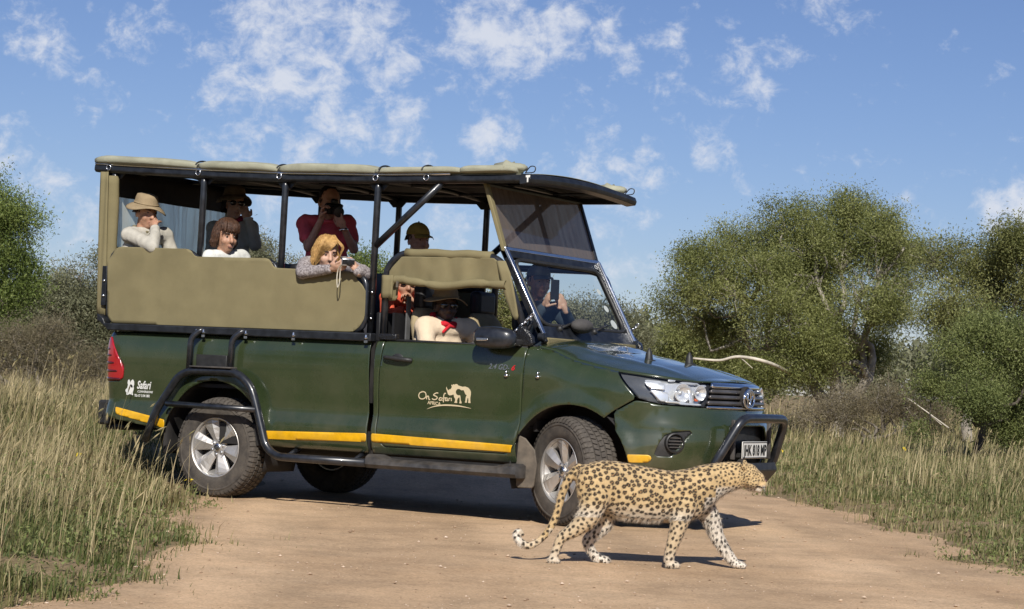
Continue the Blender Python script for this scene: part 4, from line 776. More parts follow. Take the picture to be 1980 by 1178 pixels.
def hand_mesh(w,d,n,curl,sd,spread=.0,sc=1.,thumb_in=.0):
    d=un(d);n=np.array(n,float);n=un(n-d*(n@d));s=np.cross(d,n);mb=MB()
    R_=np.stack([d,s,n],1);mb.ell(w+d*.048*sc,(.052*sc,.042*sc,.019*sc),R_,14,10);mb.cap(w-d*.02,w+d*.03*sc,.025*sc,.025*sc)
    for k,(off,ln) in enumerate(((-.031,.066),(-.0105,.078),(.0105,.073),(.031,.058))):
        a=w+d*.082*sc+s*off*sc;dd=d*math.cos(curl*.35)+n*math.sin(curl*.35)+s*off*spread*9;ang=curl*.35
        for j,fr_ in enumerate((.45,.30,.25)):
            dj=un(d*math.cos(ang)+n*math.sin(ang)+s*off*spread*9);b=a+dj*ln*fr_*sc;mb.cap(a,b,(.0098-.0012*j)*sc,(.0090-.0012*j)*sc,8);a=b;ang+=curl*(.85 if j==0 else .6)
    a=w+d*.028*sc+s*sd*.036*sc;t=un(d*.75+s*sd*(.75-thumb_in)+n*(.25+thumb_in));b=a+t*.040*sc;mb.cap(a,b,.0135*sc,.0105*sc,8);t2=un(t+d*.3+n*(.3+thumb_in));mb.cap(b,b+t2*.032*sc,.0105*sc,.0085*sc,8)
    return remesh(mb,.0048,2,'hand')
PEOPLE_GROUP='people riding in the pickup'
def person(label,J,face,skin,shirt,sleeve='long',roll=0.,hands=(),trousers=None,legs='sit',lips=LIP,build=1.,eyes=True,collar=True,cat='person',legdir=(1,0)):
    """J: px-derived joints head,neck,pelvis,shR,shL,elR,elL,wrR,wrL"""
    J={k:np.array(v,float) for k,v in J.items()};r,f,u=frame(face,roll);h=J['head'];HS=1.09;H=lambda a,b,c:h+(r*a+f*b+u*c)*HS;Rm=np.stack([r,f,u],1)*HS
    mb=MB()
    mb.ell(H(0,-.012,.030),(.074,.094,.088),Rm);mb.ell(H(0,.020,-.040),(.060,.070,.080),Rm);mb.ell(H(0,.050,-.095),(.032,.032,.026),Rm)
    mb.cap(H(0,.086,.012),H(0,.108,-.034),.010,.015,8);mb.cap(H(-.036,.072,.022),H(.036,.072,.022),.014,.014,8)
    for s in (-1,1):
        mb.ell(H(s*.036,.058,-.036),(.026,.026,.028),Rm,10,8);mb.ell(H(s*.075,-.004,-.012),(.011,.021,.033),Rm,10,8);mb.ell(H(s*.013,.098,-.036),(.009,.010,.008),Rm,8,6)
    mb.ell(H(0,.080,-.068),(.024,.014,.014),Rm,10,8)
    nk=J['neck'];mb.cap(H(0,-.02,-.06),nk-[0,0,.03],.054*build,.062*build)
    sR,sL,pv=J['shR'],J['shL'],J['pelvis'];lat=un(sR-sL);spine=un(nk-pv);fw=np.cross(spine,lat)*1;fw=un(np.cross(spine,lat));
    if fw@f<0: fw=-fw
    T=np.stack([lat,fw,spine],1);L_=np.linalg.norm(nk-pv)
    def torso(m,g):
        m.cap(sR-spine*.01,sL-spine*.01,.058*build+g,.058*build+g)
        m.ell(pv+spine*L_*.70,(.165*build+g,.105*build+g,.17),T);m.ell(pv+spine*L_*.40,(.150*build+g,.105*build*build+g,.17),T);m.ell(pv+spine*L_*.10,(.165*build+g,.12*build+g,.15),T)
        m.cap(nk-spine*.02,(sR*.62+sL*.38)-spine*.02,.058+g*.6,.055+g);m.cap(nk-spine*.02,(sR*.38+sL*.62)-spine*.02,.058+g*.6,.055+g)
    torso(mb,-.012)
    for a in 'RL': mb.cap(J['sh'+a],J['el'+a],.044*build,.036*build);mb.cap(J['el'+a],J['wr'+a],.037*build,.025)
    for a in 'RL': mb.ell(pv+lat*(.09 if a=='R' else -.09),(.10,.11,.10),T)
    kn={};ft={}
    for a,s in (('R',1),('L',-1)):
        hp=pv+lat*s*.09-spine*.05
        if 'kn'+a in J: kn[a]=J['kn'+a];ft[a]=J['ft'+a]
        elif legs=='sit': fh=un([*legdir,0]);kn[a]=hp+fh*.36+[0,0,-.02];ft[a]=kn[a]+fh*.03-[0,0,.30]
        else: kn[a]=hp+[0,0,-.40]+fw*.03;ft[a]=kn[a]+[0,0,-.40]-fw*.03
        mb.cap(hp,kn[a],.07,.05);mb.cap(kn[a],ft[a],.048,.035);mb.cap(ft[a],ft[a]+un([fw[0],fw[1],0])*.15,.036,.03)
    body=remesh(mb,.0102,2,'person');ms=[body]
    for (a,d,n,curl,sd,sp,ti) in hands: ms.append(hand_mesh(J['wr'+a],d,n,curl,sd,sp,1.0,ti))
    me=join_meshes(ms,'person');o=link('person',me,skin);tag(o,label,cat,PEOPLE_GROUP)
    sm=MB();torso(sm,.012)
    e={'long':1.0,'short':.62,'none':0}[sleeve]
    for a in 'RL':
        A,B,W=J['sh'+a],J['el'+a],J['wr'+a]
        if sleeve=='long': sm.cap(A,B,.062*build,.054*build);sm.cap(B,B+(W-B)*.93,.053*build,.040)
        elif sleeve=='short': sm.cap(A,A+(B-A)*.60,.062*build,.060*build)
        else: sm.cap(A,A+(B-A)*.25,.06,.055)
    s_=remesh(sm,.0115,2,'shirt');wrinkle(s_,.007,14,h[0]*3);so=link('shirt',s_,shirt,o)
    if collar:
        c=MB();c0=nk+spine*.012
        c.tube([c0+lat*.068*build*math.cos(t)+fw*(.066*build*math.sin(t)+.006)+spine*(.014*(-math.sin(t))) for t in np.linspace(0,2*math.pi,22,endpoint=False)],.016,8,closed=True);c.obj('collar',shirt,o,smooth=True)
    t_=MB()
    for a,s in (('R',1),('L',-1)): hp=pv+lat*s*.09-spine*.05;t_.cap(hp,kn[a],.088,.066);t_.cap(kn[a],kn[a]+(ft[a]-kn[a])*.92,.062,.052)
    t_.ell(pv-spine*.02,(.185,.135,.13),T);tm=remesh(t_,.02,2,'trousers');link('trousers',tm,trousers or DENIM,o)
    if eyes:
        for s in (-1,1):
            MB().ell(H(s*.031,.0785,.002),(.0095,.0055,.0036),Rm,10,8).obj('eye',EYEW,o,smooth=True);MB().ell(H(s*.031,.0835,.002),(.0058,.0042,.0040),Rm,8,6).obj('iris',EYED,o,smooth=True)
            MB().cap(H(s*.018,.088,.021),H(s*.046,.078,.022),.0045,.003,6).obj('eyebrow',H_DK,o,smooth=True)
    MB().cap(H(-.018,.0885,-.067),H(.018,.0885,-.067),.0034,.0034,8).cap(H(-.014,.088,-.074),H(.014,.088,-.074),.0042,.0042,8).obj('mouth',lips,o,smooth=True)
    return o,H,Rm,(lat,fw,spine)
def hair_cap(o,H,Rm,m,low=-.02,vol=1.0,fringe=True,length=0.,seed=1,front=.55,thick=.016,part=.25,style=''):
    """a close scalp layer plus a few hundred locks; length>0 lets the sides and back fall"""
    rg=random.Random(seed);b=MB();b.ell(H(0,-.024,.038),(.0775*vol,.090*vol,.088*vol),Rm)
    n=460 if length else 170
    for i in range(n):
        az=rg.uniform(0,2*math.pi);cf=math.cos(az);sf=math.sin(az);el=rg.uniform(.25,1.0)     # root on the scalp
        if cf>front+.25 and not fringe: el=rg.uniform(.75,1.0)
        e=el*math.pi/2;k=vol*rg.uniform(.99,1.06)
        P0=(.074*k*math.cos(e)*sf,-.018+.092*k*math.cos(e)*cf,.036+.088*k*math.sin(e))
        if cf>front and not fringe: continue
        if cf>front and style=='bangs':
            x=rg.uniform(-.066,.066);pts=[(x*.4,.01,.126*vol),(x*.9,.070,.100),(x*1.08,.098-abs(x)*.35,.052+rg.uniform(-.012,.014)),(x*1.14,.092-abs(x)*.4,.034+rg.uniform(-.012,.012))]
        elif cf>front and style=='sweep':
            x=rg.uniform(-.062,.05);sw=-1 if x<-.045 else 1;pts=[(-.035+rg.uniform(-.01,.01),.02,.124*vol),(x,.074,.096),(x+.030*sw,.092,.058),(min(.082,max(-.082,x+.062*sw)),.066,.012+rg.uniform(-.02,.02)),(.083*sw,.030,low-length*rg.uniform(.2,.8))]
        elif cf>front:            # swept sideways over the forehead
            sw=1 if sf>-part else -1;P1=(P0[0]*.6+sw*rg.uniform(.022,.05),.080*vol,.070+.018*rg.random());P2=(sw*.073+rg.uniform(-.014,.006),.058+rg.uniform(-.012,.014),.012+rg.uniform(-.02,.03));pts=[P0,P1,P2]
            if length: pts.append((sw*.080,.030+rg.uniform(-.012,.012),low-length*rg.uniform(.2,.8)))
        else:
            f=1. if cf<.1 else .85;P1=(.081*k*sf,-.020+.096*k*cf*f,.030*rg.random());pts=[P0,P1,(.083*k*sf,-.022+.094*k*cf*f,low-.01*rg.random())]
            if length: q=length*rg.uniform(.7,1.15);pts+=[(.088*k*sf*rg.uniform(.96,1.08),-.022+.096*k*cf*(1 if cf<0 else .6),low-q*.6),(.078*k*sf*rg.uniform(.9,1.15),-.022+.094*k*cf*(1 if cf<0 else .5),low-q)]
        t=thick*rg.uniform(.15,.30);W=bez([H(*q) for q in pts],3);kk=len(W);b.tube(W,[t*(.55+.45*math.sin(math.pi*min(1,j/kk+.15))) for j in range(kk)],4,cap=False)
    return b.obj('hair',m,o,smooth=True)
def sun_hat(o,H,m,brim=.155,tilt=0.,droop=.03,seed=0,crown=.115):
    b=MB();prof=[];n=36;rings=[]
    for rr,z in ((.001,crown+.008),(.05,crown+.006),(.078,crown-.004),(.088,crown-.03),(.093,.055),(.097,.040)): rings.append((rr,z,0))
    for k in np.linspace(0,1,6)[1:]: rings.append((.097+(brim-.097)*k,.038-droop*k*k,k))
    R=[]
    for rr,z,k in rings:
        R.append([H(rr*.92*math.sin(t),rr*1.06*math.cos(t)-.012,z+.02+tilt*rr*math.cos(t)+k*.018*math.sin(2*t+seed)+k*.010*math.sin(3*t+2*seed)) for t in np.linspace(0,2*math.pi,n,endpoint=False)])
    b.ringtube(R,cap=False);me=b.mesh('hat',True);ho=link('hat',me,m,o);q=ho.modifiers.new('thickness','SOLIDIFY');q.thickness=.005
    MB().tube([H(.0955*.92*math.sin(t),.0955*1.06*math.cos(t)-.012,.068+tilt*.095*math.cos(t)) for t in np.linspace(0,2*math.pi,28,endpoint=False)],.006,6,closed=True).obj('hat_band',m,ho,smooth=True)
    return ho
def cap_hat(o,H,Rm,m):
    b=MB();R=[]
    for t in np.linspace(0,math.pi/2,7): R.append([H(.084*math.cos(t)*math.sin(a),.104*math.cos(t)*math.cos(a)-.012,.040+.095*math.sin(t)) for a in np.linspace(0,2*math.pi,24,endpoint=False)])
    b.ringtube(R);P=np.array([[H(.078*x,.088+.085*(1-x*x*.75)*k*(1)-.02*abs(x),.045-.022*k-.012*x*x) for x in np.linspace(-1,1,9)] for k in np.linspace(0,1,5)]);c=b.obj('cap',m,o,smooth=True);p=MB().grid(P);sheet('cap_brim',p.v,p.f,m,c,.004,0);MB().ell(H(0,-.012,.136),.007,None,8,6).obj('cap_button',m,c);return c
def shades(o,H,w=1.):
    b=MB()
    for s in (-1,1): b.ell(H(s*.033,.089,.004),(.027,.010,.021),np.stack([H(1,0,0)-H(0,0,0),H(0,1,0)-H(0,0,0),H(0,0,1)-H(0,0,0)],1),12,8);b.cap(H(s*.06,.078,.010),H(s*.078,.0,.008),.004,.003,6)
    b.cap(H(-.01,.096,.010),H(.01,.096,.010),.004,.004,6);return b.obj('sunglasses',LENSD,o,smooth=True)
def bandana(o,nk,ax,m,rr=.072):
    lat,fw,sp=ax;b=MB();b.tube([nk+sp*(.022-.02*math.sin(t)+.006*math.sin(5*t))+lat*rr*math.cos(t)+fw*(rr*math.sin(t)+.006) for t in np.linspace(0,2*math.pi,26,endpoint=False)],[.020+.006*math.sin(7*t) for t in np.linspace(0,2*math.pi,26,endpoint=False)],8,closed=True)
    for s,dz in ((-1,.012),(1,.055)): b.cap(nk+fw*(rr+.012)-sp*.005,nk+fw*(rr+.02)+lat*s*.045-sp*dz,.015,.010,8)
    return b.obj('neckerchief',m,o,smooth=True)
A=at
SHK=cloth('pale_khaki_shirt',(.50,.47,.40));SHG=cloth('dusty_grey_green_jacket',(.46,.44,.37));SHW=cloth('white_top',(.66,.66,.62));SHR=cloth('red_polo',(.78,.12,.15));SHP=mat('grey_patterned_sweater',(.15,.125,.125),rough=.9,vs_=70,col2=(.42,.38,.37),bump=.3,bs=100,detail=1);SHB=cloth('blue_grey_shirt',(.16,.19,.26));SHO=cloth('orange_shirt',(.72,.13,.07));SHD=cloth('beige_shirt',(.70,.56,.40),var=.05);SHN=cloth('dark_navy_jacket',(.04,.055,.075));REDB=cloth('red_neckerchief',(.52,.02,.03));MAR=cloth('maroon_neckerchief',(.25,.02,.05));YCAP=cloth('yellow_cap_cloth',(.42,.29,.07));GCAP=cloth('grey_cap_cloth',(.16,.18,.20))
def dn(p,d): return np.array(p)-[0,0,d]
# 1 man in pale khaki with wide khaki hat, fist at his mouth
h=A(283,411,-.64);nk=dn(h,.165)+[-.03,0,0]
p1,H,Rm,ax=person('man in pale khaki shirt and wide khaki hat with fist at his mouth',dict(head=h,neck=nk,pelvis=dn(nk,.50)+[-.03,0,0],shR=A(250,453,-.80),shL=A(319,453,-.44),elR=A(296,479,-.87),elL=A(338,505,-.38),wrR=A(301,440,-.73),wrL=A(330,520,-.55)),(.93,-.36,-.12),SK_T,SHK,hands=[('R',un(h+[.09,-.05,-.06]-A(301,440,-.73)),(-.5,.6,.3),1.9,-1,0,.6)])
hair_cap(p1,H,Rm,H_BR,seed=3,fringe=False,low=.0);sun_hat(p1,H,HATM,.160,-.10,.030,.6);bandana(p1,nk,ax,cloth('camouflage_scarf',(.20,.17,.10),var=.4))
# 2 woman in hat and sunglasses, hand to her temple
h=A(453,394,.30);nk=dn(h,.16)
p2,H,Rm,ax=person('woman in grey-green jacket, hat and sunglasses raising a hand to her face',dict(head=h,neck=nk,pelvis=dn(nk,.50),shR=A(414,440,.26),shL=A(485,438,.36),elR=A(408,492,.22),elL=A(494,474,.30),wrR=A(425,520,.12),wrL=A(480,424,.22)),(.80,-.60,-.05),SK_L,SHG,hands=[('L',un(A(468,396,.20)-A(480,424,.22)),(-.6,.5,.1),1.0,-1,.2,.3)],eyes=False)
hair_cap(p2,H,Rm,H_DK,seed=5,fringe=False,length=.05);sun_hat(p2,H,HATD,.150,.08,.04,2.0);shades(p2,H);bandana(p2,nk,ax,MAR)
MB().tube([A(480,424,.22)+.032*np.array([math.cos(t),math.sin(t),.2*math.cos(t)]) for t in np.linspace(0,2*math.pi,16,endpoint=False)],.012,8,closed=True).obj('shirt_cuff',SHW,p2,smooth=True)
# 3 woman with brown bob in white top
h=A(437,456,-.62);nk=dn(h,.165)+[-.02,0,0]
p3,H,Rm,ax=person('woman with brown bobbed hair in a white top leaning over the tan canvas',dict(head=h,neck=nk,pelvis=dn(nk,.50)+[-.05,.12,0],shR=A(405,497,-.74),shL=A(468,497,-.45),elR=A(400,545,-.76),elL=A(482,540,-.42),wrR=A(425,560,-.72),wrL=A(470,560,-.55)),(.90,-.42,-.13),SK_T,SHW,collar=False)
hair_cap(p3,H,Rm,H_BR,low=-.025,vol=1.05,length=.060,seed=8,front=.62,thick=.018,style='bangs')
MB().tube(bez([nk+ax[0]*.06+ax[1]*.03+ax[2]*.02,nk+ax[0]*.055+ax[1]*.10-ax[2]*.08,nk+ax[0]*.02+ax[1]*.135-ax[2]*.18,nk-ax[0]*.03+ax[1]*.10-ax[2]*.07,nk-ax[0]*.06+ax[1]*.03+ax[2]*.02],6),.0045,6).obj('neck_cord',CAMB,p3)
# 4 man in red polo with camera
h=A(637,391,.02);nk=dn(h,.16)+[-.02,.02,0];D4=un((.78,-.60,-.22))
J4=dict(head=h,neck=nk,pelvis=dn(nk,.52),shR=A(590,430,-.06),shL=A(672,430,.14),elR=A(596,478,-.16),elL=A(684,482,.06),wrR=A(621,424,-.17),wrL=A(664,440,-.10))
p4,H,Rm,ax=person('standing man in a red polo shirt photographing with a black camera',J4,D4,SK_R,SHR,'short',hands=[('R',(.25,-.1,1.0),(.7,.25,0),1.2,-1,.1,.3),('L',(-.3,-.55,1.0),(-.2,.5,.6),1.0,1,.1,.2)],legs='stand',eyes=False,build=1.08)
hair_cap(p4,H,Rm,H_DK,seed=11,fringe=False,low=.0,vol=.99,thick=.010)
MB().tube([J4['wrL']+.031*np.array([math.cos(t),math.sin(t)*.9,.15*math.cos(t)])-[0,0,.02] for t in np.linspace(0,2*math.pi,16,endpoint=False)],.010,8,closed=True).obj('wristwatch',BRITE,p4,smooth=True)
r_,f_,u_=frame(D4);cc=h+f_*.155+u_*(-.030)+r_*.005;Q=lambda a,b,c:cc+r_*a+f_*b+u_*c;cr=np.stack([r_,f_,u_],1)
k4=MB().box(cc,(.135,.065,.088),cr).obj('camera_body_slr',CAMB,None,bevel=.012);k4.name='camera';tag(k4,'black single lens reflex camera held to the eye of the red-shirted man','camera','cameras')
MB().box(Q(0,-.005,.058),(.05,.06,.04),cr).obj('viewfinder_hump',CAMB,k4,bevel=.01);b=MB();b.ringtube([[Q(rr*math.cos(t),y,rr*math.sin(t)-.004) for t in np.linspace(0,2*math.pi,20,endpoint=False)] for y,rr in ((.03,.034),(.05,.037),(.09,.037),(.092,.041),(.15,.042),(.152,.036))]);b.obj('lens_barrel',CAMB,k4,smooth=True,ang=40)
b=MB();b.ringtube([[Q(rr*math.cos(t),y,rr*math.sin(t)-.004) for t in np.linspace(0,2*math.pi,16,endpoint=False)] for y,rr in ((.150,.034),(.151,.001))]);b.obj('front_element',LENSD,k4,smooth=True)
MB().tube(bez([Q(-.07,0,.03),nk-ax[0]*.05+ax[1]*.06+ax[2]*.03+[0,0,.03],nk+ax[2]*.03-ax[1]*.06,nk+ax[0]*.05+ax[1]*.06+ax[2]*.03,Q(.07,0,.03)],6),.008,6).obj('neck_strap',CAMB,k4)
# 5 blonde woman leaning on the canvas with a compact camera
h=A(631,490,-.71);nk=dn(h,.15)+[-.06,.06,0];D5=un((.78,-.55,-.16))
J5=dict(head=h,neck=nk,pelvis=dn(nk,.44)+[-.12,.22,-.02],shR=A(592,510,-.74),shL=A(668,512,-.56),elR=A(584,527,-.92),elL=A(708,530,-.80),wrR=A(641,520,-.945),wrL=A(690,524,-.93))
p5,H,Rm,ax=person('blonde woman in grey patterned sweater resting her arms on the canvas edge',J5,D5,SK_L,SHP,hands=[('R',un(A(668,512,-.98)-J5['wrR']),(.3,.5,.5),1.2,1,.1,.4),('L',un(A(676,508,-.96)-J5['wrL'])+[0,0,.3],(-.8,.1,-.2),1.1,-1,.1,.4)],trousers=DENIM)
hair_cap(p5,H,Rm,H_BL,low=-.03,vol=1.07,length=.075,seed=14,front=.50,thick=.017,style='sweep')
MB().tube([J5['wrR']+np.array([.028*.3*math.cos(t),.028*math.sin(t),.028*math.cos(t)])-[.03,0,0] for t in np.linspace(0,2*math.pi,16,endpoint=False)],.004,6,closed=True).obj('bracelet',mat('gold_bracelet',(.6,.45,.2),rough=.3,metal=.8),p5)
cc=A(673,507,-.985);r_,f_,u_=frame(un((.72,-.66,-.12)));cr=np.stack([r_,f_,u_],1);Q=lambda a,b,c:cc+r_*a+f_*b+u_*c
k5=MB().box(cc,(.098,.026,.058),cr).obj('camera',SILV,None,bevel=.008);tag(k5,'small silver compact camera with wrist strap held by the blonde woman','camera','cameras')
b=MB();b.ringtube([[Q(-.008+rr*math.cos(t),y,rr*math.sin(t)-.003) for t in np.linspace(0,2*math.pi,18,endpoint=False)] for y,rr in ((.01,.025),(.024,.025),(.025,.021),(.038,.021),(.039,.016))]);b.obj('lens_barrel',CAMB,k5,smooth=True,ang=40)
MB().box(cc+f_*.014-r_*.0,(.094,.002,.036),cr).obj('front_panel',CAMB,k5)
MB().tube(bez([Q(.049,0,-.02),cc+[-.08,-.01,-.06],cc+[-.085,-.012,-.13],cc+[-.075,-.012,-.19],cc+[-.060,-.012,-.15],cc+[-.06,-.01,-.07],Q(.049,0,-.018)],6),.0042,6).obj('wrist_strap',cloth('pale_cord',(.55,.5,.4)),k5)
# 6 man in yellow cap
h=A(809,465,.32);nk=dn(h,.165)+[-.02,0,0]
p6,H,Rm,ax=person('man in a yellow baseball cap sitting behind the cab',dict(head=h,neck=nk,pelvis=dn(nk,.50),shR=A(785,512,.20),shL=A(833,512,.50),elR=A(782,560,.12),elL=A(850,560,.5),wrR=A(800,590,.1),wrL=A(850,590,.4)),(.88,-.47,-.05),SK_R,SHB,legdir=(-.5,-1))
hair_cap(p6,H,Rm,H_GY,seed=21,fringe=False,thick=.007,low=.01);cap_hat(p6,H,Rm,YCAP)
# 7 person in orange behind the driver
h=A(783,547,-.33);nk=dn(h,.13)+[-.08,.08,0]
p7,H,Rm,ax=person('person in orange shirt and dark glasses peering out behind the driver',dict(head=h,neck=nk,pelvis=dn(nk,.42)+[-.06,.12,0],shR=A(750,575,-.46),shL=A(822,566,-.06),elR=A(748,620,-.52),elL=A(826,600,-.12),wrR=A(775,600,-.50),wrL=A(800,592,-.34)),(.75,-.64,-.12),SK_T,SHO,legdir=(-.3,1),hands=[('L',(-.4,-.3,.8),(-.3,-.6,0),1.2,-1,.1,.3)],eyes=False)
hair_cap(p7,H,Rm,H_DK,seed=23,fringe=False,thick=.011);shades(p7,H)
# 8 the driver
h=A(862,592,-.53);nk=dn(h,.155)+[-.03,.01,0]
p8,H,Rm,ax=person('driver in beige shirt, red neckerchief and wide hat at the wheel',dict(head=h,neck=nk,pelvis=dn(nk,.48)+[-.10,.02,0],shR=A(822,630,-.69),shL=A(906,634,-.37),elR=A(826,672,-.76),elL=A(930,668,-.30),wrR=A(880,680,-.70),wrL=A(958,664,-.40),knR=A(925,668,-.50)+[0,0,-.02],ftR=A(1000,740,-.50),knL=A(960,678,-.30),ftL=A(1010,745,-.30)),(.72,-.69,-.02),SK_D,SHD,trousers=GREYT,lips=LIPD,build=1.22,hands=[('L',(.7,-.4,.3),(.3,.3,-.7),1.4,1,.1,.3)],eyes=False)
sun_hat(p8,H,HATM,.165,-.05,.018,1.2);shades(p8,H);bandana(p8,nk+[0.02,-.02,.035],ax,REDB,.092);hair_cap(p8,H,Rm,H_DK,seed=31,fringe=False,thick=.006)
MB().ell(H(0,.066,-.112),(.034,.034,.026),Rm).obj('beard',H_DK,p8,smooth=True)
# 9 front passenger with phone
h=A(1042,545,.34);nk=dn(h,.16)+[-.03,0,0]
J9=dict(head=h,neck=nk,pelvis=dn(nk,.50)+[-.05,0,0],shR=A(1008,596,.22),shL=A(1074,598,.52),elR=A(1018,638,.10),elL=A(1108,640,.46),wrR=A(1052,592,.10),wrL=A(1092,598,.20))
p9,H,Rm,ax=person('front passenger in grey cap and dark jacket behind the windscreen',J9,(.80,-.60,-.04),SK_L,SHN,hands=[('R',(.55,-.25,.75),(.5,.6,.0),1.1,-1,.1,.4),('L',(-.3,-.35,.8),(-.6,.3,.1),1.1,1,.1,.4)],eyes=True)
hair_cap(p9,H,Rm,H_GY,seed=41,fringe=False,thick=.007,low=.01);cap_hat(p9,H,Rm,GCAP)
r_,f_,u_=frame(un((.85,-.52,.02)));cr=np.stack([r_,f_,u_],1);cc=A(1073,560,.06)
k9=MB().box(cc,(.074,.009,.15),cr).obj('mobile_phone',CAMB,None,bevel=.006);tag(k9,'black mobile phone held up by the front passenger','phone')
MB().box(cc-f_*.0052,(.066,.001,.136),cr).obj('screen',LENSD,k9)
# ================= the leopard =================
lb=MB();LA=rad(34);LO=np.array([4.831,-3.230,0.])
def lring(x,zt,zb,hw,n=20,lean=0.):
    c=(zt+zb)/2;hh=(zt-zb)/2;return [(x+lean*math.sin(t),hw*np.sign(math.cos(t))*abs(math.cos(t))**.9,c+hh*math.sin(t)) for t in np.linspace(0,2*math.pi,n,endpoint=False)]
ST=[(-.372,.505,.470,.025),(-.36,.528,.445,.050),(-.33,.547,.415,.082),(-.27,.569,.355,.108),(-.20,.582,.300,.118),(-.13,.578,.262,.118),(-.05,.567,.246,.118),(.07,.549,.242,.122),(.17,.537,.246,.124),(.27,.553,.250,.120),(.34,.576,.280,.110),(.405,.588,.338,.094),(.45,.596,.388,.078),(.50,.602,.424,.068),(.55,.603,.445,.064),(.58,.600,.455,.06)]
sx=np.array(ST);sx2=np.linspace(sx[0,0],sx[-1,0],44);lb.ringtube([lring(x,np.interp(x,sx[:,0],sx[:,1]),np.interp(x,sx[:,0],sx[:,2]),np.interp(x,sx[:,0],sx[:,3])) for x in sx2])
lb.ell((.604,0,.530),(.074,.066,.070));lb.cap((.625,0,.535),(.668,0,.514),.052,.040);lb.cap((.655,0,.494),(.690,0,.486),.042,.030);lb.cap((.668,0,.512),(.702,0,.500),.024,.013)
lb.cap((.63,0,.476),(.676,0,.457),.036,.022)
for s in (-1,1):
    lb.ell((.632,s*.040,.492),(.036,.026,.030));lb.ell((.682,s*.017,.480),(.026,.018,.021));lb.ell((.640,s*.030,.548),(.022,.018,.016))
    lb.ell((.580,s*.052,.590),(.011,.026,.033),np.array(Matrix.Rotation(rad(s*55),3,'Z')@Matrix.Rotation(rad(-15),3,'Y')))
def chain(P,l,n=6):
    Q=np.array(bez([(p[0],(l if len(p)==3 else p[3]),p[1],p[2]) for p in P],n))
    for a,b in zip(Q[:-1],Q[1:]): lb.cap(a[:3],b[:3],a[3],b[3],12)
def paw(x,l,lx=.046,z=.021,dx=.018):
    lb.ell((x,l,z),(lx,.034,.021))
    for k in (-.024,-.009,.009,.024): lb.ell((x+lx*.62+dx*.2-abs(k)*.35,l+k,z-.004),(.020,.0105,.015),None,10,8)
# near (right) hind, far hind, near fore, far fore
lb.ell((-.262,-.070,.415),(.098,.060,.140),np.array(Matrix.Rotation(rad(-12),3,'Y')));chain([(-.255,.37,.085,-.082),(-.295,.262,.066,-.085),(-.365,.193,.043,-.085),(-.428,.150,.031,-.083),(-.452,.100,.025,-.08),(-.470,.048,.024,-.08),(-.480,.022,.024,-.08)],-.08);lb.ell((-.474,-.08,.020),(.036,.031,.020));[lb.ell((-.448-abs(k)*.3,-.08+k,.013),(.018,.010,.013),None,10,8) for k in (-.021,-.007,.008,.022)]
chain([(-.215,.36,.085,.06),(-.182,.235,.058,.07),(-.238,.158,.040,.075),(-.268,.117,.033,.075),(-.246,.066,.026,.075),(-.215,.030,.026,.075)],.075);paw(-.180,.075,.044)
lb.ell((.262,-.075,.400),(.082,.055,.125),np.array(Matrix.Rotation(rad(14),3,'Y')));chain([(.255,.36,.068,-.082),(.228,.275,.056,-.085),(.205,.190,.043,-.085),(.180,.100,.033,-.085),(.170,.045,.030,-.085)],-.085);paw(.190,-.085,.042)
lb.ell((.345,.065,.385),(.085,.052,.110));chain([(.365,.36,.066,.070),(.425,.270,.055,.075),(.462,.180,.042,.08),(.515,.100,.033,.08),(.562,.040,.028,.08)],.08);paw(.592,.08,.046)
chain([(-.345,.525,.032,0),(-.392,.478,.026,0),(-.430,.390,.023,0),(-.458,.270,.021,0),(-.495,.185,.020,0),(-.545,.123,.019,0),(-.605,.087,.019,0),(-.655,.108,.020,0),(-.682,.143,.019,.005),(-.668,.163,.018,.012),(-.648,.152,.016,.018)],0,5)
lm=remesh(lb,.0049,2,'leopard')
LV,LF=arrays(lm);nv=len(LV);LN=np.empty(nv*3,np.float32);lm.vertices.foreach_get('normal',LN);LN=LN.reshape(-1,3)
X,Y,Z=LV.T
tail=(X<-.37)&(Z>.055)&((X<-.5)|(Z>.19))&(np.abs(Y)<.045)
leg=(Z<.27)&~tail&((X<-.14)|(X>.135));head=X>.545;neck=(X>.42)&~head&(Z>.36);trunk=~(tail|leg|head|neck)
white=np.clip((.350-Z)/.095,0,1)*np.where(trunk|leg,1,0)*np.where(leg,np.where((Y<-.02)&(LN[:,1]<.1),.25,.55)+.40*np.clip((.12-Z)/.1,0,1),1)
white=np.maximum(white,np.where((leg|trunk)&(Z<.36)&(((Y>.02)&(LN[:,1]<.35))|((Y<-.02)&(LN[:,1]>.2))),.95,0))
white=np.maximum(white,np.where(head|neck,np.clip((.478-Z+(X-.60)*.05)/.025,0,1)*.9,0));white=np.maximum(white,np.where(tail,np.clip(-(X+.62)/.05,0,1)*.9+np.clip((.15-Z)/.08,0,.5)*.8,0))
white=np.maximum(white,np.where((X>.36)&(X<.5)&(LN[:,0]>.3)&(Z<.40),.95,0));white=np.clip(white,0,1)
nz=np.array([noise.noise((p[0]*9,p[1]*9,p[2]*9)) for p in LV])
tan=np.array([.54,.385,.195])*(1+.16*nz[:,None]);tan=tan*np.where(Z>.46,1,.96)[:,None]+np.array([.10,.10,.08])*np.clip((.42-Z)/.14,0,1)[:,None]*trunk[:,None]
col=tan*(1-white[:,None])+np.array([.68,.62,.53])*white[:,None]
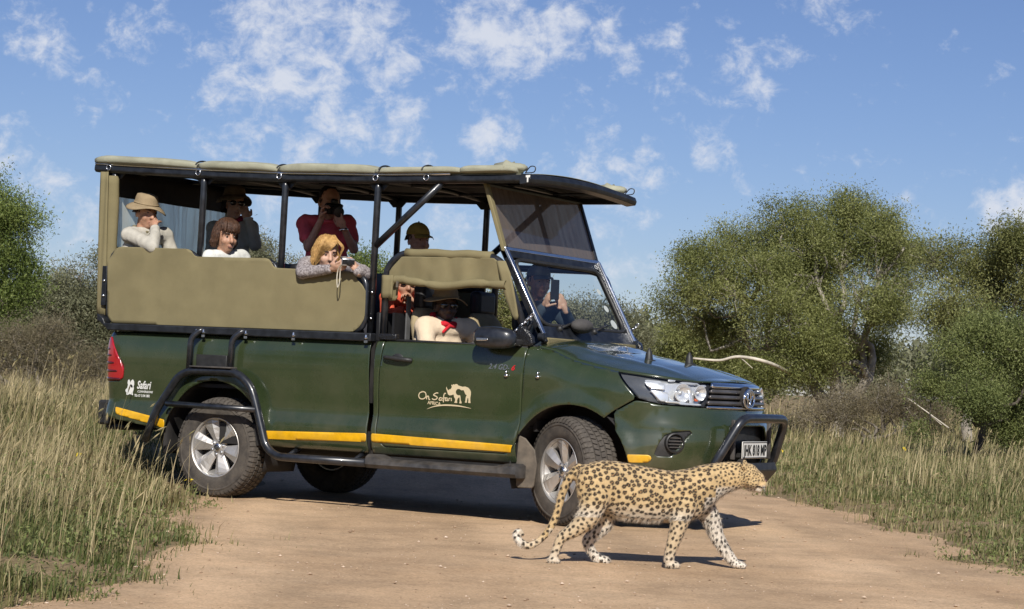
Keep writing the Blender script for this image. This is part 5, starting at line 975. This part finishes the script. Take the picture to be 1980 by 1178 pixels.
# spots by dart throwing over the skin
sp_r=np.where(head,.0135,np.where(neck,.0195,np.where(leg,.0250,np.where(tail,.026,np.where(Z>.30,.0275,.027)))))
rg=random.Random(4);order=list(range(nv));rg.shuffle(order);cell={};CS=.036;cent=[]
def key(p): return (int(math.floor(p[0]/CS)),int(math.floor(p[1]/CS)),int(math.floor(p[2]/CS)))
for i in order:
    p=LV[i];k=key(p);r=sp_r[i];ok=True
    if X[i]>.655 and Z[i]<.50: continue
    for a in (-1,0,1):
        for b in (-1,0,1):
            for c in (-1,0,1):
                for j in cell.get((k[0]+a,k[1]+b,k[2]+c),()):
                    if np.dot(LV[j]-p,LV[j]-p)<(r*rg.uniform(.86,1.06))**2: ok=False;break
                if not ok:break
            if not ok:break
        if not ok:break
    if ok: cell.setdefault(k,[]).append(i);cent.append(i)
blobs=[];br=[];fill=[];fr2=[]
for i in cent:
    p=LV[i];n=LN[i];u=np.cross(n,[0,0,1]);u/=np.linalg.norm(u)+1e-9;v=np.cross(n,u)
    if trunk[i] and Z[i]>.315 and X[i]<.40:
        kk=rg.choice((3,3,4));ph=rg.uniform(0,6.28);R_=.0074*rg.uniform(.75,1.2);fill.append(p);fr2.append(R_*1.05)
        for q in range(kk):
            a=ph+2*math.pi*q/kk*rg.uniform(.9,1.05)
            for da in (-.34,.30): blobs.append(p+R_*rg.uniform(.9,1.1)*(math.cos(a+da)*u+math.sin(a+da)*v));br.append(.0054*rg.uniform(.8,1.25))
    else:
        rr=sp_r[i]*rg.uniform(.26,.36);a=rg.uniform(0,3.14);blobs.append(p+.35*rr*(math.cos(a)*u+math.sin(a)*v));br.append(rr);blobs.append(p-.35*rr*(math.cos(a)*u+math.sin(a)*v));br.append(rr*.95)
def nearest(pts,rad_):
    kd=kdtree.KDTree(len(pts))
    for i,p in enumerate(pts): kd.insert(p,i)
    kd.balance();o=np.empty(nv)
    for i in range(nv):
        m_=9.
        for co,ix,d in kd.find_n(LV[i],3): m_=min(m_,d/rad_[ix])
        o[i]=m_
    return o
f_=nearest(fill,fr2);d_=nearest(blobs,br)
cf=np.clip((1.05-f_)/.3,0,1)[:,None]*.75;col=col*(1-cf)+np.array([.33,.17,.065])*cf
dk=np.clip((1.22-d_)/.42,0,1);dk=(dk*dk*(3-2*dk)*.96)[:,None];col=col*(1-dk)+np.array([.022,.016,.012])*dk
earb=((X<.585)&(X>.545)&(Z>.592)&(np.abs(Y)>.03)&(LN[:,0]<.2));col[earb]=np.array([.03,.025,.02])
mth_=(X>.655)&(np.abs(Z-.4685+(X-.68)*.1)<.0045)&(Z<.49);col[mth_]=np.array([.03,.02,.018])
ca=lm.color_attributes.new('coat','FLOAT_COLOR','POINT');ca.data.foreach_set('color',np.concatenate([np.clip(col,0,1),np.ones((nv,1))],1).astype(np.float32).ravel())
FUR=bpy.data.materials.new('leopard_coat');FUR.use_nodes=True;n_=FUR.node_tree.nodes;l_=FUR.node_tree.links;at_=nd(n_,'ShaderNodeAttribute',attribute_name='coat');pb=n_['Principled BSDF'];pb.inputs['Roughness'].default_value=.75;pb.inputs['Specular IOR Level'].default_value=.25;pb.inputs['Sheen Weight'].default_value=.15
t_=nd(n_,'ShaderNodeTexCoord');x_=nd(n_,'ShaderNodeTexNoise',i_Scale=160,i_Detail=3);l_.new(t_.outputs['Object'],x_.inputs['Vector']);bb_=nd(n_,'ShaderNodeBump',i_Strength=.35,i_Distance=.004);l_.new(x_.outputs['Fac'],bb_.inputs['Height']);l_.new(bb_.outputs[0],pb.inputs['Normal']);l_.new(at_.outputs['Color'],pb.inputs['Base Color'])
leo=link('leopard',lm,FUR);leo.location=LO;leo.rotation_euler=(0,0,LA);tag(leo,'spotted leopard walking across the dirt road with its tail curled low','leopard')
# short coat: a few tens of thousands of hairs lying back along the body
ids=RNG.integers(0,nv,46000);P=LV[ids]+RNG.normal(0,.0018,(len(ids),3));Nn=LN[ids];flow=np.where((Z[ids]<.27)[:,None],np.array([-.2,0,-1.]),np.array([-1.,0,-.35]));flow=flow-Nn*(flow*Nn).sum(1)[:,None];flow/=np.linalg.norm(flow,axis=1)[:,None]+1e-6
ln=np.where(white[ids]>.6,.016,.009)*RNG.uniform(.7,1.4,len(ids));ln=np.where((Z[ids]<.29)&trunk[ids],ln*1.5,ln);ln=np.where(head[ids],ln*.5,ln)
dr=flow*.85+Nn*.42+RNG.normal(0,.16,P.shape);dr/=np.linalg.norm(dr,axis=1)[:,None];sd=np.cross(dr,Nn);sd/=np.linalg.norm(sd,axis=1)[:,None]+1e-6
HV=np.stack([P-sd*.0011-Nn*.002,P+sd*.0011-Nn*.002,P+dr*ln[:,None]],1).reshape(-1,3);hm=mesh_np('fur',HV,None,np.arange(len(HV)).reshape(-1,3));hc=np.repeat(np.concatenate([np.clip(col[ids]*RNG.uniform(.88,1.15,(len(ids),1)),0,1),np.ones((len(ids),1))],1),3,axis=0).astype(np.float32)
hm.color_attributes.new('coat','FLOAT_COLOR','POINT').data.foreach_set('color',hc.ravel());fo=link('fur',hm,FUR,leo);fo['kind']='stuff'
NOSE=mat('leopard_nose',(.16,.075,.06),rough=.4);MB().ell((.711,0,.502),(.010,.016,.010),None,12,8).obj('nose',NOSE,leo,smooth=True)
for s in (-1,1):
    MB().ell((.6595,s*.0335,.538),(.008,.006,.0075),None,10,8).obj('eye',mat('amber_eye',(.35,.26,.06),rough=.1,coat=1) if s<0 else bpy.data.materials['amber_eye'],leo,smooth=True)
    MB().ell((.664,s*.0375,.538),(.003,.003,.004),None,8,6).obj('pupil',EYED if 'EYED' in globals() else NOSE,leo,smooth=True)
    b=MB()
    for k in range(5): b.tube(bez([(.690,s*.028,.484-.004*k),(.70,s*.045,.480-.006*k),(.70,s*.065,.472-.008*k)],4),.00035,4)
    o=b.obj('whiskers',WHITE,leo);o['kind']='stuff'
MB().ell((.680,0,.4665),(.020,.016,.004),None,12,6).obj('mouth',mat('mouth_dark',(.03,.015,.015),rough=.4),leo,smooth=True)
# ================= vegetation =================
def leafmat(name,c0,c1,c2,tr=.42,rough=.55):
    m=bpy.data.materials.new(name);m.use_nodes=True;n=m.node_tree.nodes;l=m.node_tree.links;n.clear();o=nd(n,'ShaderNodeOutputMaterial')
    a=nd(n,'ShaderNodeAttribute',attribute_name='shade');r=nd(n,'ShaderNodeValToRGB');e=r.color_ramp.elements;e[0].color=(*c0,1);e[1].color=(*c2,1);x=e.new(.5);x.color=(*c1,1);l.new(a.outputs['Fac'],r.inputs[0])
    d=nd(n,'ShaderNodeBsdfPrincipled');d.inputs['Roughness'].default_value=rough;d.inputs['Specular IOR Level'].default_value=.3;t=nd(n,'ShaderNodeBsdfTranslucent');l.new(r.outputs[0],d.inputs['Base Color']);l.new(r.outputs[0],t.inputs[0]);k=nd(n,'ShaderNodeMixShader');k.inputs[0].default_value=tr;l.new(d.outputs[0],k.inputs[1]);l.new(t.outputs[0],k.inputs[2]);l.new(k.outputs[0],o.inputs[0]);return m
def set_shade(me,v):
    a=me.attributes.new('shade','FLOAT','POINT');a.data.foreach_set('value',np.asarray(v,np.float32))
def unit(v): return v/(np.linalg.norm(v,axis=-1,keepdims=True)+1e-9)
def leaves(pts,per,spread,size,rng,up=.35,asp=.42,droop=-.25):
    n=len(pts)*per;c=np.repeat(pts,per,0)+rng.normal(0,1,(n,3))*spread*np.array([1,1,.8]);d=unit(rng.normal(0,1,(n,3))+np.array([0,0,droop]));nn=unit(rng.normal(0,1,(n,3))+np.array([0,0,up*2.2]));s=unit(np.cross(d,nn));L_=size*rng.uniform(.6,1.35,(n,1))
    V=np.stack([c-s*L_*asp*.5,c+s*L_*asp*.5,c+d*L_],1).reshape(-1,3);cl=np.array([noise.noise(Vector(p*.9))*.42+noise.noise(Vector(p*2.6))*.22 for p in pts]);sh=np.repeat(np.clip(rng.normal(.5,.20,n)+np.repeat(cl,per),0,1),3);return V,np.arange(n*3).reshape(-1,3),sh
def kmeans(P,k,rng,it=6):
    k=min(k,len(P));c=P[rng.choice(len(P),k,False)]
    for _ in range(it):
        a=((P[:,None]-c[None])**2).sum(2).argmin(1);c=np.array([P[a==i].mean(0) if (a==i).any() else c[i] for i in range(k)])
    return a,c
def tubes(paths,n=6):
    V=[];F=[];o=0
    for P,r in paths:
        P=np.array(P);k=len(P);T=np.gradient(P,axis=0);T=unit(T);u=np.cross(T[0],[.3,.2,.93]);u/=np.linalg.norm(u)+1e-9
        for i in range(k):
            u=u-T[i]*(u@T[i]);u/=np.linalg.norm(u)+1e-9;v=np.cross(T[i],u);a=np.linspace(0,2*math.pi,n,endpoint=False);V.append(P[i]+r[i]*(np.cos(a)[:,None]*u+np.sin(a)[:,None]*v))
        for i in range(k-1):
            for j in range(n): F.append((o+i*n+j,o+i*n+(j+1)%n,o+(i+1)*n+(j+1)%n,o+(i+1)*n+j))
        o+=k*n
    return np.vstack(V),np.array(F)
def branch(a,b,r0,r1,rng,wob=.10,n=6,sag=0.):
    a=np.array(a);b=np.array(b);L_=np.linalg.norm(b-a);m1=a+(b-a)*.35+rng.normal(0,wob*L_,3)+[0,0,.10*L_];m2=a+(b-a)*.7+rng.normal(0,wob*L_,3)-[0,0,sag*L_];P=bez([a,m1,m2,b],max(2,n//3));P=np.array(P);return P,np.linspace(r0,r1,len(P))
def tree(name,label,base,lobes,npts,per,spread,size,lm_,bark,r0=.14,k1=7,k2=6,seed=1,cat='tree',group=None,gap=.0,fork=.30,stems=1,loc=None,twig=True,up=.35,asp=.42):
    """lobes: list of (centre, radii); foliage points fill them unevenly, limbs reach into every cluster"""
    rng=np.random.default_rng(seed);base=np.array(base,float);P=[];L2=[]
    for c,r in lobes:            # break each lobe into smaller clumps
        L2.append((np.array(c),tuple(np.array(r)*.9)))
        for _ in range(4): d_=unit(rng.normal(0,1,3))*np.array([1,1,.85]);q_=rng.uniform(.40,.60);L2.append((np.array(c)+d_*np.array(r)*(1.16-q_),tuple(np.array(r)*q_)))
    lobes=L2;w_=np.array([np.prod(r) for _,r in lobes])**.75;w_/=w_.sum()
    while sum(map(len,P))<npts:
        i=rng.choice(len(lobes),p=w_);c,r=lobes[i];m=60;d=unit(rng.normal(0,1,(m,3)));q=rng.uniform(0,1,(m,1))**.42;X_=np.array(c)+d*q*np.array(r)*(1+.18*rng.normal(0,1,(m,1)))
        keep=[noise.noise(Vector(x*(1.1/max(.35,r[0]))*1.5)+Vector((seed*3.1,0,0)))>gap-.22+.25*rng.random() for x in X_];X_=X_[np.array(keep)&(X_[:,2]>.15)]
        P.append(X_)
    P=np.vstack(P)[:npts];root=empty(name,tuple(base));B=base;Q=P-B
    V,F,sh=leaves(Q,per,spread,size,rng,up,asp);me=mesh_np('crown',V,None,F);set_shade(me,sh);link('crown',me,lm_,root)
    paths=[];tw=[];a1,c1=kmeans(Q,k1,rng);H_=Q[:,2].max();f0=np.array([0,0,H_*fork])
    stem=[np.array([rng.normal(0,.12*(stems>1)),rng.normal(0,.12*(stems>1)),-.1]) for _ in range(stems)];tops=[f0+np.array([rng.normal(0,.25*(stems>1)),rng.normal(0,.25*(stems>1)),0])*H_*.4 for _ in range(stems)]
    for s_,t_ in zip(stem,tops): paths.append(branch(s_,t_,r0,r0*.7,rng,.05,6))
    for i in range(len(c1)):
        I=Q[a1==i]
        if not len(I):continue
        t_=tops[i%stems];e=t_+(c1[i]-t_)*.72;fr=math.sqrt(len(I)/len(Q));ra=r0*(.35+.55*fr);paths.append(branch(t_-[0,0,.05],e,ra,ra*.5,rng,.13,9))
        a2,c2=kmeans(I,k2,rng)
        for j in range(len(c2)):
            J_=I[a2==j]
            if not len(J_):continue
            st=e;e2=st+(c2[j]-st)*.85;paths.append(branch(st,e2,ra*.45,ra*.16,rng,.15,6))
            if twig:
                for p in J_[rng.permutation(len(J_))[:14]]: tw.append((np.array([e2,(e2+p)/2+rng.normal(0,.08*np.linalg.norm(p-e2),3),p]),np.array([ra*.13,ra*.08,.004])))
    V,F=tubes(paths,6)
    if tw: V2,F2=tubes(tw,3);F=np.vstack([F,F2+len(V)]);V=np.vstack([V,V2])
    tm=mesh_np('trunk',V,F,None,True);link('trunk',tm,bark,root);tag(root,label,cat,group);return root
def lob(px,py,d,rp,dd=0.,ry=1.):
    r=ray(px,py);k=(d+dd)/math.hypot(r[0],r[1]);c=CAM+r*k;R_=rp*d/FPX;return (c,(R_,R_*1.05,R_*ry))
def base_at(px,d):
    p=atd(px,d);return (p[0],p[1],ground_z(p[0],p[1])-.02)
LF_A=leafmat('olive_leaves',(.105,.120,.034),(.235,.255,.082),(.40,.41,.165));LF_B=leafmat('yellow_green_leaves',(.10,.115,.035),(.22,.23,.08),(.37,.37,.15));LF_C=leafmat('thorn_leaves',(.085,.11,.034),(.21,.245,.082),(.37,.395,.155));LF_D=leafmat('dry_brush_leaves',(.11,.10,.055),(.25,.21,.125),(.42,.36,.24));LF_G=leafmat('grey_green_leaves',(.10,.11,.060),(.21,.215,.125),(.36,.36,.22));LF_F=leafmat('fresh_green_leaves',(.065,.095,.022),(.17,.225,.055),(.33,.38,.12))
BK_P=mat('pale_bark',(.46,.42,.35),rough=.9,var=.25,vs_=3,bump=.4,bs=20,col2=(.20,.17,.14));BK_W=mat('bleached_wood',(.58,.52,.42),rough=.85,var=.15,vs_=5);BK_D=mat('dark_bark',(.14,.115,.09),rough=.95,var=.3,vs_=4,bump=.5,bs=20,col2=(.05,.042,.035));BK_G=mat('grey_twigs',(.30,.26,.21),rough=.95,var=.3,vs_=6,col2=(.14,.12,.095))
BUSH='bushes along the far verge'
tree('acacia_tree','large spreading olive-green tree with pale crooked limbs beyond the right verge',base_at(1610,45),[lob(*a) for a in ((1540,455,45,85,0),(1445,475,45,72,1),(1365,530,45,78,-.5),(1630,445,45,78,1),(1705,475,45,72,0),(1485,570,45,95,-1),(1590,560,45,100,1),(1695,580,45,85,-1),(1305,590,45,52,0),(1400,635,45,70,1),(1560,670,45,85,-1),(1680,670,45,62,1),(1480,725,45,48,-1),(1750,520,45,60,2))],7200,38,.15,.052,LF_A,BK_P,r0=.17,k1=11,k2=8,seed=11,stems=3,fork=.24,gap=.05)
tree('wispy_tree','tall thin-leaved tree with yellowish sprays beside the large spreading tree',base_at(1880,41),[lob(*a) for a in ((1835,500,41,62,0),(1905,525,41,72,1),(1960,470,41,58,0),(2010,540,41,80,0),(1860,610,41,75,-1),(1950,625,41,85,1),(2050,480,41,70,0))],3000,34,.16,.054,LF_B,BK_P,r0=.12,k1=8,k2=6,seed=17,gap=.17)
tree('thorn_tree','low dense green thorn tree with dark stem standing in the right verge grass',base_at(1903,30),[lob(*a) for a in ((1850,690,30,66,0),(1925,665,30,76,0),(1990,700,30,80,0),(1890,765,30,62,-.5),(1965,800,30,60,.4),(1805,745,30,46,.3),(1775,830,30,22,0),(2050,680,30,80,0))],3800,34,.10,.036,LF_C,BK_D,r0=.07,k1=10,k2=7,seed=23,fork=.28,gap=.08)
for i,(nm,lbl,px,d,L_,n,m_,bk) in enumerate((
 ('green_bush','dark green bush rising behind the hood of the pickup',1350,52,((1300,665,46),(1380,690,56),(1450,705,60),(1255,690,40),(1340,720,50),(1500,680,50)),2000,LF_A,BK_D),
 ('dry_shrub','dry brown twiggy shrub under the large spreading tree',1690,40,((1640,790,48),(1720,775,58),(1790,790,50),(1560,800,40)),1300,LF_D,BK_G),
 ('feathery_tree','fresh green feathery tree at the left beyond the tall grass',-30,31,((10,430,64),(62,448,36),(-45,400,80),(20,525,62),(-30,500,80),(60,500,30),(-20,600,70)),2300,LF_F,BK_D),
 ('grey_green_bush','rounded grey-green bush behind the rear of the pickup',140,37,((130,565,54),(170,590,60),(85,600,55),(195,505,34),(150,655,64),(215,640,60),(50,640,50),(250,560,50)),2600,LF_G,BK_G),
 ('brown_thicket','tangled brown thicket rising out of the left-hand grass',70,28,((60,690,66),(130,705,58),(0,670,66),(185,715,44),(-60,680,66),(100,640,40)),2000,LF_D,BK_G),
 ('pale_green_bush','pale green bush whose top shows between the roof posts',500,40,((500,500,42),(545,545,50),(460,550,50),(520,600,50)),900,LF_G,BK_G),
 ('leafy_bush','leafy green bush showing behind the cab hoop',715,38,((700,525,44),(745,545,46),(660,570,50),(720,610,50)),1000,LF_F,BK_D),
 ('yellow_green_bush','yellow-green bush seen through the open cab',965,38,((960,600,52),(1010,580,40),(920,620,40),(970,660,50),(1030,640,40)),1300,LF_B,BK_G),
 ('spindly_bush','spindly bush seen through the windscreen',1150,42,((1130,605,42),(1185,620,40),(1225,650,36),(1160,670,44),(1090,650,40)),1100,LF_G,BK_G))):
    tree(nm,lbl,base_at(px,d),[lob(a,b,d,r,0) for a,b,r in L_],n,30,.145*d/40,.050*d/40+.004,m_,bk,r0=.06,k1=8,k2=6,seed=50+i,cat='tree' if 'tree' in nm else 'shrub',stems=1 if 'tree' in nm else 4,fork=.12,gap=.14 if nm=='feathery_tree' else .05,asp=.16 if nm in('brown_thicket','dry_shrub') else .38)
# fallen pale branches
for nm,lbl,pts,r in (('bare_branch','pale bare curved branch reaching out behind the hood cones',[(1340,693,43),(1390,697,43),(1430,690,43),(1490,703,43),(1550,735,45)],.042),('dead_branch','thin pale dead branch leaning in the dry brush on the right',[(1755,770,36),(1790,795,36),(1835,828,36)],.012)):
    P=[];
    for px,py,d in pts: r_=ray(px,py);P.append(CAM+r_*d/math.hypot(r_[0],r_[1]))
    P=np.array(bez(P,6));o=MB();o.tube(P,np.linspace(r*.5,r,len(P)),8);o.cap(P[len(P)//2],P[len(P)//2]+[.25,.1,-.22],r*.4,.008,6);tag(o.obj(nm,BK_W,None,smooth=True),lbl,'branch')
p=base_at(1748,44);tag(MB().tube(bez([p,np.array(p)+[.03,.02,.5],np.array(p)+[-.02,.05,1.0]],5),[.07]*10+[.05],8).obj('tree_stump',BK_P,None,smooth=True),'broken pale stump standing in the grass under the dry shrub','stump')
# far woodland: one mass
rng=np.random.default_rng(5);P=[]
for px in range(-500,2600,36):
    for k in range(3):
        d=rng.uniform(62,95);c,r=lob(px+rng.uniform(-20,20),(650 if px<1300 else 690)+rng.uniform(-18,45)+(px-990)*.045*.6,d,rng.uniform(26,48));P.append(np.array(c)+unit(rng.normal(0,1,(55,3)))*rng.uniform(.3,1,(55,1))*np.array(r))
P=np.vstack(P);P=P[P[:,2]>.2];V,F,sh=leaves(P,7,.28,.24,rng);me=mesh_np('distant_woodland',V,None,F);set_shade(me,sh);o=link('distant_woodland',me,LF_G);tag(o,'distant band of grey-green bushveld closing the horizon','woodland',kind='stuff')
# trees on the camera's side of the road, mirrored in the pickup's flank
for i,(x,y,s) in enumerate(((-13,-11,1.5),(-10,-17,1.7),(-4.5,-21,1.4),(1.5,-25,1.8),(-19,-14,1.9),(16,-22,1.6),(22,-13,1.7))):
    c=np.array([x,y,0.]);tree('roadside_tree','leafy tree standing back on the near side of the road',(x,y,ground_z(x,y)-.02),[(c+[dx*s,dy*s,h_*s],(q*s,q*s,q*.8*s)) for dx,dy,h_,q in ((0,0,1.5,1.2),(.9,.3,1.2,.9),(-.9,.2,1.3,.9),(.2,-.8,1.6,.9),(0,.6,2.2,.9))],420,10,.3,.24,LF_A,BK_D,r0=.12,k1=6,k2=4,seed=90+i,group='trees on the near side of the road',twig=False)
# grass
GR_=leafmat('veld_grass',(.085,.115,.030),(.265,.235,.105),(.62,.50,.29),.30,.6)
def grass(name,label,nclump,dmin,dmax,px0,px1,bl,hmax,seed):
    rng=np.random.default_rng(seed);u=rng.uniform(0,1,nclump);d=dmin*(dmax/dmin)**u;pxs=rng.uniform(px0,px1,nclump);R=[];
    for di,p in zip(d,pxs):
        q=atd(p,di);e=off_road(q[0],q[1])
        if e<-.55 or rng.random()>(.04 if e<.02 else min(1,.12+e/.55)): continue
        if -1.15<q[0]<3.6 and -.86<q[1]<.95: continue
        nn=noise.noise((q[0]*.35,q[1]*.35,1.7));n2=noise.noise((q[0]*1.3,q[1]*1.3,4.4));
        if n2<-.42 and e<1.5: continue
        hh=hmax*min(1,max(.12,(.17+.42*min(1,e/2.4)+.24*min(1,max(0,e-2.5)/5)+.22*nn+.18*n2)));hh*=.68 if tn(q[0],q[1])[1]>2 and e<9 else 1
        R.append((q[0],q[1],max(.07,hh) if e>.02 else .07+.06*rng.random(),di,nn*.5+n2*.35-(.25 if di<12 else 0),e))
    R=np.array(R);n=len(R)*bl;C_=np.repeat(R,bl,0);sp=.05+.0022*C_[:,3];x=C_[:,0]+rng.normal(0,1,n)*sp;y=C_[:,1]+rng.normal(0,1,n)*sp
    z=np.repeat(np.array([ground_z(a,b) for a,b in R[:,:2]]),bl)-.02
    dry=np.clip(.40+.50*C_[:,4]+.30*(C_[:,2]/hmax-.5)+rng.normal(0,.24,n),0,1);h=C_[:,2]*rng.uniform(.35,1.1,n)*np.where(dry>.55,1.12,.72);az=rng.uniform(0,2*math.pi,n);ln=np.abs(rng.normal(.0,.42,n))+.08;wx=.16;dx=np.cos(az)*ln+wx*.6;dy=np.sin(az)*ln+wx*.35
    wd=(.0014+.00020*C_[:,3])*rng.uniform(.7,1.3,n)*np.where(dry>.55,.75,1.1);s=np.stack([-np.sin(az),np.cos(az),0*az],1)
    r0_=np.stack([x,y,z],1);m_=r0_+np.stack([dx*h*.30,dy*h*.30,h*.62],1);t_=r0_+np.stack([dx*h,dy*h,h*np.maximum(.35,1-.35*ln**2)],1);W=wd[:,None]
    V=np.stack([r0_-s*W,r0_+s*W,m_+s*W*.8,m_-s*W*.8,t_],1).reshape(-1,3);k=np.arange(n)*5;F4=np.stack([k,k+1,k+2,k+3],1);F3=np.stack([k+3,k+2,k+4],1)
    me=mesh_np(name,V,F4,F3);set_shade(me,np.repeat(dry,5));o=link(name,me,GR_);tag(o,label,'grass',kind='stuff');return o
grass('tall_grass','tall dry and green veld grass on both sides of the road',15500,6.5,34,-330,2320,22,.66,3)
grass('far_grass','pale dry grass under the distant bushes',4200,32,75,-330,2320,9,.85,4)
def stalks(name,label,n0,seed):     # thin tall straw stems with seed heads, bent every which way
    rng=np.random.default_rng(seed);V=[];F4=[];F3=[];sh=[];o_=0
    for _ in range(n0):
        d=6.8*(34/6.8)**rng.random();q=atd(rng.uniform(-330,2320),d);e=off_road(q[0],q[1]);left=tn(q[0],q[1])[1]<2
        if e<.12 or (-1.2<q[0]<3.7 and -1.0<q[1]<1.0): continue
        if rng.random()>min(1,e/.9 if left else .6*e/3.5)*(.45+.9*max(0,noise.noise((q[0]*.8,q[1]*.8,2.2))+.3)): continue
        h=rng.uniform(.35,.80)*min(1,.55+e/2.5)*(1 if left else .75);az=rng.uniform(0,6.28);ln=abs(rng.normal(0,.30))+.05;dx,dy=math.cos(az)*ln+.12,math.sin(az)*ln+.05;b=np.array([q[0],q[1],ground_z(q[0],q[1])-.01]);w_=.0009+.00010*d;s=np.array([-math.sin(az),math.cos(az),0])*w_;P=[b+np.array([dx*h*t**1.7,dy*h*t**1.7,h*t*(1-.25*ln*t)]) for t in (0,.45,.8,1.0)]
        for i,p in enumerate(P): V+=[p-s*(1-.25*i),p+s*(1-.25*i)]
        k=o_;F4+=[(k,k+1,k+3,k+2),(k+2,k+3,k+5,k+4),(k+4,k+5,k+7,k+6)];o_+=8;v_=np.clip(rng.normal(.78,.16),0,1);sh+=[v_]*8
        if rng.random()<.5:
            c=P[3];dd=unit(P[3]-P[2]);z_=np.cross(dd,s/np.linalg.norm(s));L_=rng.uniform(.03,.08);r=w_*2.6;V+=[c-dd*L_*.3,c+dd*L_*.4+s/np.linalg.norm(s)*r,c+dd*L_,c+dd*L_*.4-s/np.linalg.norm(s)*r,c+dd*L_*.4+z_*r,c+dd*L_*.4-z_*r];k=o_;F4+=[(k,k+1,k+2,k+3),(k,k+4,k+2,k+5)];o_+=6;sh+=[v_*.85]*6
    me=mesh_np(name,np.array(V),np.array(F4));set_shade(me,sh);tag(link(name,me,GR_),label,'grass',kind='stuff')
stalks('dry_stalks','thin straw-coloured grass stalks with seed heads standing above the grass',11000,31)
# weeds with broad leaves along the verges and small yellow flowers
rng=np.random.default_rng(12);W=[];FL=[]
for _ in range(2600):
    d=7*(30/7)**rng.random();p=atd(rng.uniform(-250,2250),d);e=off_road(p[0],p[1])
    if e<.05 or e>6 or (-1.2<p[0]<3.6 and -.95<p[1]<.95) or rng.random()>.42: continue
    hh=rng.uniform(.06,.32)*min(1,.3+e);c=np.array([p[0],p[1],ground_z(p[0],p[1])]);W.append(c+rng.normal(0,1,(16,3))*np.array([.05,.05,0])+np.stack([np.zeros(16),np.zeros(16),rng.uniform(.01,hh,16)],1))
    if rng.random()<.03 and p[0]<2: FL.append(c+[0,0,hh+.12])
P=np.vstack(W);V,F,sh=leaves(P,3,.02,.024,rng,.6,.5);me=mesh_np('verge_weeds',V,None,F);set_shade(me,sh);o=link('verge_weeds',me,LF_C);tag(o,'small broad-leaved green weeds among the grass','weeds',kind='stuff')
if FL:
    V,F,sh=leaves(np.array(FL),6,.012,.026,rng,.6,.8);me=mesh_np('yellow_flowers',V,None,F);set_shade(me,sh);tag(link('yellow_flowers',me,mat('yellow_petals',(.75,.55,.02))),'tiny yellow wildflowers in the left-hand grass','flowers',kind='stuff')
# gravel and clods on the road
V=[];F=[];o_=0;rng=np.random.default_rng(77)
ico=np.array([(0,0,1),(.9,0,.2),(.28,.85,.2),(-.72,.52,.2),(-.72,-.52,.2),(.28,-.85,.2),(0,0,-.6)],float);icf=[(0,1,2),(0,2,3),(0,3,4),(0,4,5),(0,5,1),(6,2,1),(6,3,2),(6,4,3),(6,5,4),(6,1,5)]
for _ in range(8500):
    d=6.6*(22/6.6)**rng.random();p=atd(rng.uniform(-100,2100),d);e=off_road(p[0],p[1]);cl=noise.noise((p[0]*1.2,p[1]*1.2,9))
    if e>.25 or (cl<.02 and rng.random()<.72): continue
    r=.0028*(1+rng.pareto(2.6));r=min(r,.015);a=rng.uniform(0,6.28);c_,s_=math.cos(a),math.sin(a);q=ico*rng.uniform(.65,1.25,(7,3))*r*[1.2,1,.75];q=np.stack([q[:,0]*c_-q[:,1]*s_,q[:,0]*s_+q[:,1]*c_,q[:,2]],1);z=max(road_z(p[0],p[1]),ground_z(p[0],p[1]));V.append(q+[p[0],p[1],z+r*.25]);F+=[tuple(i+o_ for i in f) for f in icf];o_+=7
me=mesh_np('gravel',np.vstack(V),None,np.array(F),False);set_shade(me,np.repeat(rng.uniform(0,1,len(V)),7));tag(link('gravel',me,leafmat('pebbles',(.26,.175,.11),(.50,.36,.235),(.68,.55,.42),0.,.9)),'loose gravel and small clods scattered on the dirt road','gravel',kind='stuff')
